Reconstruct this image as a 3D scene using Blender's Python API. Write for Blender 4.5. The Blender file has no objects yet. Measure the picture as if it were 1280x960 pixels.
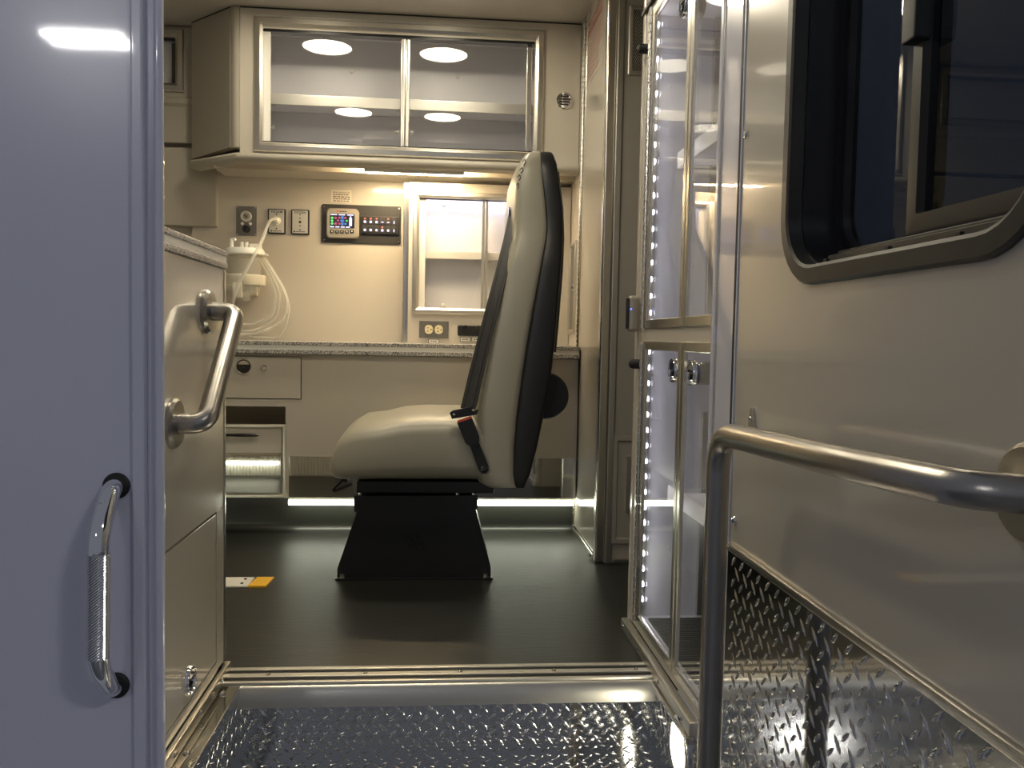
import bpy, bmesh, math, random
from mathutils import Vector, Matrix

# ------------------------------------------------------------------ camera
F = 1050.0                                   # focal length in pixels of the 1280x960 frame
YAW, PITCH, ROLL = 0.08577, -0.05410, 0.01925
CAM = Vector((0, 0, 0.68))
_f = Vector((math.sin(YAW)*math.cos(PITCH), math.cos(YAW)*math.cos(PITCH), math.sin(PITCH)))
_r0 = Vector((math.cos(YAW), -math.sin(YAW), 0)); _u0 = _r0.cross(_f)
_r = math.cos(ROLL)*_r0 + math.sin(ROLL)*_u0
_u = -math.sin(ROLL)*_r0 + math.cos(ROLL)*_u0
scene = bpy.context.scene
col = scene.collection
cam = bpy.data.cameras.new('camera'); camo = bpy.data.objects.new('camera', cam); col.objects.link(camo)
cam.sensor_width = 36.0; cam.lens = F*36.0/1280.0; cam.clip_start = 0.02
camo.matrix_world = Matrix(((_r.x, _u.x, -_f.x, CAM.x), (_r.y, _u.y, -_f.y, CAM.y), (_r.z, _u.z, -_f.z, CAM.z), (0, 0, 0, 1)))
scene.camera = camo

def K(px, py, X=None, Y=None, Z=None):
    """photo pixel -> point on a plane of the place"""
    d = _f + _r*((px-640)/F) - _u*((py-480)/F)
    if X is not None: t = (X-CAM.x)/d.x
    elif Y is not None: t = (Y-CAM.y)/d.y
    else: t = (Z-CAM.z)/d.z
    return CAM + d*t

# ------------------------------------------------------------------ world, exposure
w = bpy.data.worlds.new('world'); scene.world = w; w.use_nodes = True
bgn = w.node_tree.nodes['Background']
bgn.inputs[0].default_value = (0.72, 0.76, 0.90, 1); bgn.inputs[1].default_value = 0.075
scene.view_settings.view_transform = 'Standard'
scene.view_settings.look = 'None'
scene.view_settings.gamma = 1.0
scene.view_settings.use_curve_mapping = False
scene.view_settings.exposure = 1.35
scene.cycles.use_denoising = True
scene.cycles.max_bounces = 10
scene.cycles.glossy_bounces = 6
scene.cycles.transparent_max_bounces = 16
scene.cycles.sample_clamp_indirect = 6.0
CEIL_E, UNDER_E, TOE_E, CAB_E, LED_E, STEP_E, SHOP_E = 19.0, 42.0, 6.0, 6.0, 11.0, 12.0, 66.0

# ------------------------------------------------------------------ materials
M = {}
def mat(name, color, rough=0.5, metal=0.0, coat=0.0, spec=0.5, bump=None, var=None, aniso=0.0, emis=None, estr=0.0):
    m = bpy.data.materials.new(name); m.use_nodes = True
    nt = m.node_tree; b = nt.nodes['Principled BSDF']
    b.inputs['Base Color'].default_value = (*color, 1); b.inputs['Roughness'].default_value = rough
    b.inputs['Metallic'].default_value = metal; b.inputs['Coat Weight'].default_value = coat
    b.inputs['Coat Roughness'].default_value = 0.04
    b.inputs['Specular IOR Level'].default_value = spec; b.inputs['Anisotropic'].default_value = aniso
    if emis: b.inputs['Emission Color'].default_value = (*emis, 1); b.inputs['Emission Strength'].default_value = estr
    tc = nt.nodes.new('ShaderNodeTexCoord')
    def noise(scale, vec=(1, 1, 1), detail=4):
        mp = nt.nodes.new('ShaderNodeMapping'); mp.inputs['Scale'].default_value = vec
        nt.links.new(tc.outputs['Object'], mp.inputs['Vector'])
        n = nt.nodes.new('ShaderNodeTexNoise'); n.inputs['Scale'].default_value = scale; n.inputs['Detail'].default_value = detail
        nt.links.new(mp.outputs['Vector'], n.inputs['Vector']); return n
    if bump:
        n = noise(bump[0], bump[2] if len(bump) > 2 else (1, 1, 1))
        bp = nt.nodes.new('ShaderNodeBump'); bp.inputs['Strength'].default_value = bump[1]; bp.inputs['Distance'].default_value = 0.002
        nt.links.new(n.outputs['Fac'], bp.inputs['Height']); nt.links.new(bp.outputs['Normal'], b.inputs['Normal'])
    if var:      # (scale, lo, hi, stretch)
        n = noise(var[0], var[3] if len(var) > 3 else (1, 1, 1))
        rp = nt.nodes.new('ShaderNodeMapRange'); rp.inputs['From Min'].default_value = 0.3; rp.inputs['From Max'].default_value = 0.7
        rp.inputs['To Min'].default_value = var[1]; rp.inputs['To Max'].default_value = var[2]
        nt.links.new(n.outputs['Fac'], rp.inputs['Value'])
        mx = nt.nodes.new('ShaderNodeMix'); mx.data_type = 'RGBA'; mx.blend_type = 'MULTIPLY'; mx.inputs[0].default_value = 1.0
        mx.inputs[6].default_value = (*color, 1)
        nt.links.new(rp.outputs['Result'], mx.inputs[7]); nt.links.new(mx.outputs[2], b.inputs['Base Color'])
    M[name] = m; return m
def emit(name, color, strength):
    m = bpy.data.materials.new(name); m.use_nodes = True; nt = m.node_tree; nt.nodes.clear()
    o = nt.nodes.new('ShaderNodeOutputMaterial'); e = nt.nodes.new('ShaderNodeEmission')
    e.inputs[0].default_value = (*color, 1); e.inputs[1].default_value = strength
    nt.links.new(e.outputs[0], o.inputs[0]); M[name] = m
def glass(name, tint=(0.97, 0.97, 0.97), ior=1.5, rough=0.0):
    m = bpy.data.materials.new(name); m.use_nodes = True; nt = m.node_tree; nt.nodes.clear()
    o = nt.nodes.new('ShaderNodeOutputMaterial'); t = nt.nodes.new('ShaderNodeBsdfTransparent'); g = nt.nodes.new('ShaderNodeBsdfGlossy')
    mx = nt.nodes.new('ShaderNodeMixShader')
    t.inputs[0].default_value = (*tint, 1); g.inputs['Roughness'].default_value = rough; g.inputs['Color'].default_value = (1, 1, 1, 1)
    lw = nt.nodes.new('ShaderNodeLayerWeight'); lw.inputs[0].default_value = 0.5      # Schlick reflectance, same for both faces of a thin pane
    pw = nt.nodes.new('ShaderNodeMath'); pw.operation = 'POWER'; pw.inputs[1].default_value = 5.0
    r0 = ((ior-1)/(ior+1))**2
    ma = nt.nodes.new('ShaderNodeMath'); ma.operation = 'MULTIPLY_ADD'; ma.inputs[1].default_value = 1-r0; ma.inputs[2].default_value = r0
    nt.links.new(lw.outputs['Facing'], pw.inputs[0]); nt.links.new(pw.outputs[0], ma.inputs[0]); nt.links.new(ma.outputs[0], mx.inputs[0])
    nt.links.new(t.outputs[0], mx.inputs[1]); nt.links.new(g.outputs[0], mx.inputs[2])
    nt.links.new(mx.outputs[0], o.inputs[0]); M[name] = m

mat('laminate', (0.56, 0.515, 0.435), 0.30, coat=0.5)
mat('laminate_gloss', (0.56, 0.515, 0.435), 0.16, coat=0.8)
mat('splash', (0.56, 0.515, 0.435), 0.22, coat=0.6)
mat('cream_panel', (0.56, 0.515, 0.435), 0.20, coat=0.6)
mat('vinyl_pad', (0.40, 0.37, 0.305), 0.42, bump=(400, 0.12))
mat('taupe', (0.40, 0.37, 0.305), 0.35, coat=0.3)
mat('ceiling', (0.55, 0.52, 0.475), 0.33, coat=0.35)
mat('door_skin', (0.50, 0.465, 0.40), 0.20, coat=0.7, bump=(3.0, 0.25))
mat('side_laminate', (0.56, 0.515, 0.435), 0.18, coat=0.8)
mat('white_liner', (0.72, 0.71, 0.73), 0.35)
mat('paint', (0.58, 0.59, 0.70), 0.25, coat=1.0, bump=(6.0, 0.12))
mat('paint_trim', (0.58, 0.59, 0.70), 0.25, coat=0.8)
mat('alu', (0.74, 0.71, 0.64), 0.26, 1.0, bump=(260, 0.05, (1, 1, 0.03)))
mat('alu_soft', (0.66, 0.64, 0.58), 0.36, 1.0)
mat('steel', (0.42, 0.40, 0.365), 0.30, 1.0, bump=(300, 0.06, (1, 1, 0.05)))
mat('polished', (0.66, 0.645, 0.60), 0.035, 1.0)
mat('chrome', (0.86, 0.86, 0.86), 0.05, 1.0)
mat('knurl', (0.70, 0.70, 0.71), 0.20, 1.0)
mat('plate', (0.62, 0.62, 0.61), 0.07, 1.0, bump=(16, 0.10))
mat('lug', (0.62, 0.62, 0.61), 0.11, 1.0)
mat('floor', (0.020, 0.0205, 0.0165), 0.40, spec=0.6, bump=(60, 0.5, (0.25, 6, 1)), var=(30, 0.75, 1.3, (0.2, 5, 1)))
mat('cove', (0.020, 0.0205, 0.0165), 0.35, coat=0.2)
mat('black', (0.012, 0.012, 0.013), 0.42)
mat('black_gloss', (0.010, 0.010, 0.011), 0.18, coat=0.6)
mat('rubber', (0.010, 0.010, 0.010), 0.6)
mat('bronze', (0.045, 0.043, 0.039), 0.40, 0.2)
mat('sill_alu', (0.82, 0.78, 0.68), 0.34, 0.7)
mat('chair_vinyl', (0.38, 0.36, 0.285), 0.36, bump=(350, 0.10))
mat('belt', (0.035, 0.034, 0.032), 0.55, bump=(500, 0.4, (1, 0.1, 0.1)))
mat('ivory', (0.75, 0.66, 0.42), 0.35)
mat('bracket_plastic', (0.66, 0.62, 0.50), 0.35)
mat('lid_plastic', (0.80, 0.78, 0.70), 0.35)
mat('white_plate', (0.62, 0.60, 0.54), 0.4, 0.3)
mat('dark_print', (0.03, 0.03, 0.03), 0.6)
mat('grey_plate', (0.22, 0.21, 0.19), 0.35, 0.6)
mat('bezel', (0.36, 0.33, 0.27), 0.35, 0.3)
mat('panel_black', (0.030, 0.028, 0.025), 0.38)
mat('sticker', (0.62, 0.56, 0.46), 0.5)
mat('red_print', (0.30, 0.13, 0.10), 0.5)
mat('red_plastic', (0.65, 0.09, 0.05), 0.4)
mat('yellow', (0.85, 0.48, 0.03), 0.4)
mat('white_bar', (0.76, 0.74, 0.68), 0.35)
mat('showroom', (0.16, 0.17, 0.19), 0.35)
mat('bolt', (0.6, 0.58, 0.52), 0.25, 1.0)
emit('ceil_light', (1.0, 0.89, 0.68), CEIL_E)
emit('warm_bar', (1.0, 0.76, 0.45), UNDER_E)
emit('toe_led', (0.97, 1.0, 0.80), TOE_E)
emit('cab_led', (0.94, 0.90, 1.0), CAB_E)
emit('led', (0.88, 0.88, 1.0), LED_E)
emit('step_light', (1.0, 0.93, 0.72), STEP_E)
emit('tube_light', (1.0, 0.985, 0.98), SHOP_E)
emit('e_red', (1.0, 0.10, 0.05), 1.6); emit('e_green', (0.15, 0.8, 0.2), 0.5); emit('e_blue', (0.12, 0.30, 0.75), 0.4)
emit('e_white', (0.70, 0.66, 1.0), 0.8); emit('e_pink', (0.7, 0.15, 0.25), 0.35); emit('e_dotblue', (0.1, 0.15, 1.0), 1.5)
glass('pane_glass'); glass('tint_glass', (0.24, 0.27, 0.30)); 
mat('clear_plastic', (0.78, 0.76, 0.69), 0.12); M['clear_plastic'].node_tree.nodes['Principled BSDF'].inputs['Alpha'].default_value = 0.17; mat('tube_plastic', (0.80, 0.78, 0.70), 0.15); M['tube_plastic'].node_tree.nodes['Principled BSDF'].inputs['Alpha'].default_value = 0.42

def speckle():
    m = mat('speckle', (0.5, 0.48, 0.44), 0.35)
    nt = m.node_tree; b = nt.nodes['Principled BSDF']; tc = nt.nodes.new('ShaderNodeTexCoord')
    n = nt.nodes.new('ShaderNodeTexNoise'); n.inputs['Scale'].default_value = 330; n.inputs['Detail'].default_value = 3
    r = nt.nodes.new('ShaderNodeValToRGB'); r.color_ramp.interpolation = 'CONSTANT'
    r.color_ramp.elements[0].color = (0.10, 0.095, 0.09, 1); r.color_ramp.elements[1].position = 0.46; r.color_ramp.elements[1].color = (0.42, 0.40, 0.37, 1)
    e = r.color_ramp.elements.new(0.57); e.color = (0.70, 0.67, 0.61, 1)
    nt.links.new(tc.outputs['Object'], n.inputs['Vector']); nt.links.new(n.outputs['Fac'], r.inputs[0]); nt.links.new(r.outputs[0], b.inputs['Base Color'])
speckle()

# ------------------------------------------------------------------ builders
W = {}                                       # world position of every object built
def _link(o, where, parent):
    col.objects.link(o); W[o] = where.copy()
    if parent is not None: o.parent = parent; o.location = where - W[parent]
    else: o.location = where
    return o
def thing(name, label, cat, loc, group=None):
    o = bpy.data.objects.new(name, None); o.empty_display_size = 0.05
    _link(o, Vector(loc), None); o['label'] = label; o['category'] = cat
    if group: o['group'] = group
    return o
def tag(o, label, cat, group=None):
    o['label'] = label; o['category'] = cat
    if group: o['group'] = group
    return o
def struct(o): o['kind'] = 'structure'; return o
def sroot(name, loc):
    o = bpy.data.objects.new(name, None); o.empty_display_size = 0.05; _link(o, Vector(loc), None); o['kind'] = 'structure'; return o

class MB:
    def __init__(s): s.bm = bmesh.new(); s.wn = False
    def box(s, x0, x1, y0, y1, z0, z1, bev=0.0, seg=2):
        t = bmesh.new(); bmesh.ops.create_cube(t, size=1.0)
        for v in t.verts:
            v.co = Vector((x0+(v.co.x+.5)*(x1-x0), y0+(v.co.y+.5)*(y1-y0), z0+(v.co.z+.5)*(z1-z0)))
        if bev > 0:
            s.wn = True
            bev = min(bev, 0.45*min(abs(x1-x0), abs(y1-y0), abs(z1-z0)))
            bmesh.ops.bevel(t, geom=t.edges[:], offset=bev, segments=seg, affect='EDGES', profile=0.5)
        return s._merge(t)
    def _merge(s, t):
        me = bpy.data.meshes.new('t'); t.to_mesh(me); t.free(); s.bm.from_mesh(me); bpy.data.meshes.remove(me); return s
    def loops(s, rings, cap0=True, cap1=True, closed=True, ring_closed=True):
        """bridge consecutive rings of points"""
        vs = [[s.bm.verts.new(p) for p in r] for r in rings]
        n = len(vs[0]); m = len(vs)
        for a in range(m if not closed else m-1):
            A, B = vs[a], vs[(a+1) % m]
            for i in range(n if ring_closed else n-1):
                j = (i+1) % n
                try: s.bm.faces.new((A[i], A[j], B[j], B[i]))
                except ValueError: pass
        if closed and ring_closed:
            if cap0: s.bm.faces.new(vs[0][::-1])
            if cap1: s.bm.faces.new(vs[-1])
        return s
    def tube(s, path, r, n=14, cap=True):
        path = [Vector(p) for p in path]; rs = r if isinstance(r, (list, tuple)) else [r]*len(path)
        rings = []; nrm = None
        for i, p in enumerate(path):
            a = path[max(i-1, 0)]; b = path[min(i+1, len(path)-1)]; t = (b-a).normalized()
            if nrm is None:
                nrm = t.orthogonal().normalized()
            nrm = (nrm - t*nrm.dot(t)).normalized(); bn = t.cross(nrm)
            rings.append([p + (nrm*math.cos(2*math.pi*k/n) + bn*math.sin(2*math.pi*k/n))*rs[i] for k in range(n)])
        return s.loops(rings, cap, cap)
    def lathe(s, prof, o, d, n=24, cap=True):
        """prof: (radius, height along d)"""
        o = Vector(o); d = Vector(d).normalized(); a = d.orthogonal().normalized(); b = d.cross(a)
        rings = [[o + d*h + (a*math.cos(2*math.pi*k/n) + b*math.sin(2*math.pi*k/n))*max(r, 1e-5) for k in range(n)] for r, h in prof]
        return s.loops(rings, cap, cap)
    def prism(s, pts, axis, a0, a1):
        def mk(p, a):
            if axis == 'X': return Vector((a, p[0], p[1]))
            if axis == 'Y': return Vector((p[0], a, p[1]))
            return Vector((p[0], p[1], a))
        return s.loops([[mk(p, a0) for p in pts], [mk(p, a1) for p in pts]])
    def build(s, name, m, parent=None, kind=None, label=None, sharp=35, smooth=True):
        bm = s.bm
        bmesh.ops.recalc_face_normals(bm, faces=bm.faces[:])
        xs = [v.co for v in bm.verts]
        lo = Vector([min(c[i] for c in xs) for i in range(3)]); hi = Vector([max(c[i] for c in xs) for i in range(3)])
        o = Vector(((lo.x+hi.x)/2, (lo.y+hi.y)/2, lo.z))
        for v in bm.verts: v.co -= o
        me = bpy.data.meshes.new(name); bm.to_mesh(me); bm.free()
        if smooth: me.shade_smooth(); me.set_sharp_from_angle(angle=math.radians(sharp))
        me.materials.append(M[m])
        ob = bpy.data.objects.new(name, me)
        if s.wn and smooth:
            wm = ob.modifiers.new('weighted_normal', 'WEIGHTED_NORMAL'); wm.keep_sharp = True; wm.weight = 100
        if kind: ob['kind'] = kind
        if label: ob['label'] = label
        return _link(ob, o, parent)
def clone(o, where, parent=None):
    c = o.copy(); return _link(c, Vector(where), parent)
def box(name, m, x0, x1, y0, y1, z0, z1, bev=0.0, parent=None, **k):
    return MB().box(min(x0, x1), max(x0, x1), min(y0, y1), max(y0, y1), min(z0, z1), max(z0, z1), bev).build(name, m, parent, **k)

def plane_map(face, at):
    """u,v,h -> xyz. face: 'Y-' faces the camera (u=x, v=z, h toward -y); 'X-' faces -x (u=y); 'X+' faces +x"""
    if face == 'Y-': return lambda u, v, h: Vector((u, at-h, v))
    if face == 'Y+': return lambda u, v, h: Vector((u, at+h, v))
    if face == 'X-': return lambda u, v, h: Vector((at-h, u, v))
    if face == 'X+': return lambda u, v, h: Vector((at+h, u, v))
    if face == 'Z+': return lambda u, v, h: Vector((u, v, at+h))
    if face == 'Z-': return lambda u, v, h: Vector((u, v, at-h))
def rrect(u0, u1, v0, v1, r, n=6):
    if r <= 0: return [(u0, v0), (u1, v0), (u1, v1), (u0, v1)]
    r = min(r, 0.499*min(u1-u0, v1-v0)); out = []
    for cu, cv, a in ((u1-r, v0+r, -90), (u1-r, v1-r, 0), (u0+r, v1-r, 90), (u0+r, v0+r, 180)):
        for k in range(n+1):
            t = math.radians(a+90*k/n); out.append((cu+r*math.cos(t), cv+r*math.sin(t)))
    return out
def frame(mp, u0, u1, v0, v1, prof, r=0.0, mb=None, n=6):
    """closed picture-frame profile: prof = [(inset, height)...]"""
    mb = mb or MB(); rings = []; mb.wn = True
    for ins, h in prof:
        rr = max(r-ins, 0.003) if r > 0 else 0
        rings.append([mp(u, v, h) for u, v in rrect(u0+ins, u1-ins, v0+ins, v1-ins, rr, n)])
    return mb.loops(rings, closed=False)
def slab(mp, u0, u1, v0, v1, h0, h1, r=0.0, bev=0.0, mb=None, n=6):
    mb = mb or MB()
    def ring(ins, h): return [mp(u, v, h) for u, v in rrect(u0+ins, u1-ins, v0+ins, v1-ins, max(r-ins, 0.0005) if r > 0 else 0, n)]
    mb.wn = True
    rs = [ring(0, h0), ring(0, h1-bev)]
    if bev > 0: rs += [ring(bev*0.3, h1-bev*0.3), ring(bev, h1)]
    return mb.loops(rs)
def holed(mp, u0, u1, v0, v1, holes, h0, h1, mb=None):
    mb = mb or MB(); bm = mb.bm
    us = sorted({u0, u1, *[a for h in holes for a in h[:2]]}); vs = sorted({v0, v1, *[a for h in holes for a in h[2:]]})
    def full(i, j):
        if i < 0 or j < 0 or i >= len(us)-1 or j >= len(vs)-1: return False
        cu, cv = (us[i]+us[i+1])/2, (vs[j]+vs[j+1])/2
        return not any(h[0] < cu < h[1] and h[2] < cv < h[3] for h in holes)
    V = {}
    def v(i, j, k):
        if (i, j, k) not in V: V[(i, j, k)] = bm.verts.new(mp(us[i], vs[j], (h0, h1)[k]))
        return V[(i, j, k)]
    for i in range(len(us)-1):
        for j in range(len(vs)-1):
            if not full(i, j): continue
            bm.faces.new((v(i, j, 1), v(i+1, j, 1), v(i+1, j+1, 1), v(i, j+1, 1)))
            bm.faces.new((v(i, j, 0), v(i, j+1, 0), v(i+1, j+1, 0), v(i+1, j, 0)))
            if not full(i-1, j): bm.faces.new((v(i, j, 0), v(i, j, 1), v(i, j+1, 1), v(i, j+1, 0)))
            if not full(i+1, j): bm.faces.new((v(i+1, j, 0), v(i+1, j+1, 0), v(i+1, j+1, 1), v(i+1, j, 1)))
            if not full(i, j-1): bm.faces.new((v(i, j, 0), v(i+1, j, 0), v(i+1, j, 1), v(i, j, 1)))
            if not full(i, j+1): bm.faces.new((v(i, j+1, 0), v(i, j+1, 1), v(i+1, j+1, 1), v(i+1, j+1, 0)))
    return mb
def fillet(pts, r, n=8):
    pts = [Vector(p) for p in pts]; out = [pts[0]]
    for i in range(1, len(pts)-1):
        a, b, c = pts[i-1], pts[i], pts[i+1]; d1 = (a-b); d2 = (c-b)
        rr = min(r, d1.length*0.49, d2.length*0.49); p = b+d1.normalized()*rr; q = b+d2.normalized()*rr
        for k in range(n+1):
            t = k/n; out.append((1-t)**2*p + 2*t*(1-t)*b + t*t*q)
    out.append(pts[-1]); return out
def smoothpath(pts, n=8):
    pts = [Vector(p) for p in pts]; out = []
    P_ = [pts[0]]+pts+[pts[-1]]
    for i in range(1, len(P_)-2):
        p0, p1, p2, p3 = P_[i-1:i+3]
        for k in range(n):
            t = k/n
            out.append(0.5*((2*p1)+(-p0+p2)*t+(2*p0-5*p1+4*p2-p3)*t*t+(-p0+3*p1-3*p2+p3)*t**3))
    out.append(pts[-1]); return out
AX = {'Y-': Vector((0, -1, 0)), 'X-': Vector((-1, 0, 0)), 'X+': Vector((1, 0, 0)), 'Z+': Vector((0, 0, 1)), 'Z-': Vector((0, 0, -1)), 'Y+': Vector((0, 1, 0))}
def screw(parent, p, face, r=0.004, name='screw', m='bolt'):
    return MB().lathe([(r, -0.001), (r, r*0.3), (r*0.7, r*0.65), (0.0002, r*0.75)], p, AX[face], 10).build(name, m, parent)
def text(name, s, mp, u, v, h, size, m, parent=None, align='CENTER', bold=False):
    cu = bpy.data.curves.new('t', 'FONT'); cu.body = s; cu.size = size; cu.align_x = align; cu.align_y = 'CENTER'
    if bold: cu.offset = size*0.02
    o = bpy.data.objects.new('t', cu); me = bpy.data.meshes.new_from_object(o)
    bpy.data.objects.remove(o); bpy.data.curves.remove(cu)
    bm = bmesh.new(); bm.from_mesh(me); bpy.data.meshes.remove(me)
    for vv in bm.verts: vv.co = mp(u+vv.co.x, v+vv.co.y, h)
    k = MB(); k.bm = bm
    return k.build(name, m, parent, smooth=False)
def round_latch(parent, p, face, r=0.02, name='latch', deep=0.0):
    """chrome paddle latch in a round dish"""
    d = AX[face]; p = Vector(p); mp = plane_map(face, 0)
    a = MB().lathe([(r, -0.001), (r, 0.003), (r*0.94, 0.006), (r*0.84, 0.006), (r*0.78, 0.001), (r*0.78, -0.001)], p, d, 28).build(name, 'chrome', parent, label='round chrome latch')
    MB().lathe([(r*0.775, -0.0005), (r*0.775, 0.0012), (0.0003, 0.0006)], p, d, 24).build('latch_dish', 'black_gloss', a)
    # lever: half disc plus bar across the dish
    k = MB(); up = Vector((0, 0, 1)); side = up.cross(d)
    pts = [p + d*0.0035 + (side*math.cos(t)+up*math.sin(t))*r*0.70 for t in [math.radians(20+i*14) for i in range(11)]]
    k.loops([[q - d*0.003 for q in pts], [q + d*0.002 for q in pts]])
    k.build('latch_lever', 'chrome', a)
    k = MB(); k.lathe([(r*0.22, 0.0), (r*0.22, 0.006), (r*0.12, 0.007)], p - up*r*0.28, d, 14); k.build('latch_button', 'black_gloss', a)
    return a
def lugs(mp, u0, u1, v0, v1, row=0.0164, L=0.0127, wd=0.0030, ht=0.0021, keep=None):
    """treadplate relief: rows of slanted lugs, each row leaning the other way and shifted by half a step"""
    mb = MB(); bm = mb.bm; nv = int((v1-v0)/row)+1; nu = int((u1-u0)/(2*row))+2
    for j in range(nv):
        for i in range(nu):
            cu, cv = u0+2*row*i+(row if j % 2 else 0.0)+0.008, v1-row*(j+0.55)
            if cu > u1-0.010 or cv > v1-0.006 or cu < u0+0.010 or cv < v0+0.008: continue
            if keep and not keep(cu, cv): continue
            a = math.radians(45 if j % 2 else -45); c, s_ = math.cos(a), math.sin(a)
            def P3(t, q, h): return mp(cu+t*c-q*s_, cv+t*s_+q*c, h)
            o = [P3(-L, 0, 0), P3(-L*0.45, -wd, 0), P3(L*0.45, -wd, 0), P3(L, 0, 0), P3(L*0.45, wd, 0), P3(-L*0.45, wd, 0)]
            tpt = [P3(-L*0.62, 0, ht*0.8), P3(0, -wd*0.35, ht), P3(L*0.62, 0, ht*0.8), P3(0, wd*0.35, ht)]
            V = [bm.verts.new(q) for q in o]; T = [bm.verts.new(q) for q in tpt]
            for f in ((V[0], V[1], T[0]), (V[1], T[1], T[0]), (V[1], V[2], T[1]), (V[2], T[2], T[1]), (V[2], V[3], T[2]), (V[3], V[4], T[2]),
                      (V[4], T[3], T[2]), (V[4], V[5], T[3]), (V[5], T[0], T[3]), (V[5], V[0], T[0]), (T[0], T[1], T[2], T[3])):
                bm.faces.new(f)
    return mb

# ================================================================== SETTING
YW, YU, YF, YT = 3.22, 2.99, 2.88, 2.93          # back wall, overhead cabinet front, base cabinet front, toe kick
ZC = 1.79                                         # ceiling
XL, XR, XP = -0.42, 0.455, 0.482                  # left cabinet face, right cabinet face, partition face

fl = struct(box('floor', 'floor', -1.9, 1.5, 1.64, YW, -0.03, 0.0))
struct(box('ceiling', 'ceiling', -1.9, 1.5, 1.25, 3.3, ZC, ZC+0.05))
bw = struct(box('wall_back', 'splash', -0.92, XP+0.04, YW, YW+0.05, -0.03, ZC))
struct(box('wall_left', 'laminate', -1.95, -1.9, 1.25, 3.3, -0.03, ZC+0.05))
struct(box('wall_right', 'taupe', 1.5, 1.55, 1.25, 3.3, -0.03, ZC+0.05))
struct(box('wall_back_left', 'laminate', -1.9, -0.92, YW+0.03, YW+0.08, -0.03, ZC))
# coved toe kick
k = MB(); cv = [(YT+0.02, 0.0)] + [(YT-0.03+0.03*math.sin(math.radians(a)), 0.03-0.03*math.cos(math.radians(a))) for a in range(0, 91, 15)] + [(YT, 0.125), (YT+0.02, 0.125)]
k.prism(cv, 'X', -1.6, XP)
struct(k.build('baseboard_back', 'cove'))
# bulkhead behind the chair
bulk = struct(box('wall_bulkhead', 'taupe', XP+0.045, 1.5, 2.50, 2.56, 0, ZC))
struct(box('floor_showroom', 'showroom', -6, 6, -7, 1.1, -0.86, -0.82))

# outer wall left of the doorway with its stepped door frame
wf = sroot('wall_front', (-1.2, 1.25, -0.7))
box('wall_panel', 'paint', -2.4, -0.440, 1.25, 1.29, -0.7, 1.9, 0.002, wf)
MB().box(-0.440, -0.4215, 1.241, 1.262, -0.7, 1.9, 0.004).build('frame_strip', 'paint_trim', wf)
MB().box(-0.4215, -0.4085, 1.253, 1.260, -0.7, 1.9, 0.001).build('frame_channel', 'paint_trim', wf)
MB().box(-0.4085, -0.3955, 1.240, 1.2535, -0.7, 1.9, 0.0055, 3).build('frame_edge', 'paint_trim', wf)
# door frame on the hinge side
wr = sroot('wall_front_right', (0.9, 1.30, -0.7))
MB().box(0.4525, 2.2, 1.2625, 1.352, -0.7, 1.9, 0.003).build('frame_return', 'paint_trim', wr)
MB().box(0.4490, 0.485, 1.3525, 1.3765, -0.7, 1.9, 0.008, 4).build('frame_edge', 'paint_trim', wr)
MB().box(0.447, 0.46, 1.252, 1.2625, -0.7, 1.9, 0.002).build('door_seal', 'rubber', wr)
box('skirt', 'paint', -0.44, 0.45, 1.215, 1.245, -0.7, -0.150, 0.002, wf)
box('header', 'paint', -0.44, 0.47, 1.25, 1.33, 1.72, 1.9, 0, wf)

# ---------------- step well
sw = sroot('floor_step', (0, 1.45, -0.17))
XWL, XWR, YR, ZT = -0.378, 0.440, 1.618, -0.140
box('tread', 'plate', XWL, XWR, 1.22, YR+0.01, ZT-0.02, ZT, 0, sw)
box('riser', 'plate', XWL, XWR, YR, YR+0.03, ZT, -0.040, 0, sw)
box('side_plate', 'plate', XWL-0.03, XWL, 1.22, YR+0.03, ZT-0.02, -0.004, 0, sw)
box('side_plate', 'plate', XWR, XWR+0.012, 1.22, YR+0.03, ZT-0.02, -0.004, 0, sw)
lugs(plane_map('Y-', YR), XWL+0.006, XWR-0.006, ZT, -0.042).build('tread_relief', 'lug', sw, kind='stuff')
lugs(plane_map('X+', XWL), 1.22, YR, ZT, -0.012).build('tread_relief', 'lug', sw, kind='stuff')
lugs(plane_map('X-', XWR), 1.22, YR, ZT, -0.010, keep=lambda u, v: (u-1.435)**2+(v+0.047)**2 > 0.066**2).build('tread_relief', 'lug', sw, kind='stuff')
lugs(plane_map('Z+', ZT), XWL, XWR, 1.25, YR).build('tread_relief', 'lug', sw, kind='stuff')
# rounded nosing
k = MB(); k.prism([(YR-0.004+0.016*(1-math.cos(math.radians(a))), -0.040+0.040*math.sin(math.radians(a))) for a in range(0, 91, 15)] + [(1.70, 0.0), (1.70, -0.04)], 'X', XWL, XWR)
k.build('nosing', 'alu_soft', sw)

# threshold strip with ribs and screws
th = sroot('trim_1', (0, 1.67, 0.0))
box('strip_base', 'rubber', XL+0.003, XR-0.008, 1.632, 1.708, 0.0, 0.0025, 0, th)
for y0, y1 in ((1.690, 1.704), (1.655, 1.673), (1.627, 1.636)):
    MB().box(XL+0.003, XR-0.008, y0, y1, 0.0, 0.006, 0.0015).build('rib', 'sill_alu', th)
for x in (-0.33, -0.14, 0.05, 0.24, 0.41):
    screw(th, (x, 1.664, 0.006), 'Z+', 0.0045)

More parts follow.
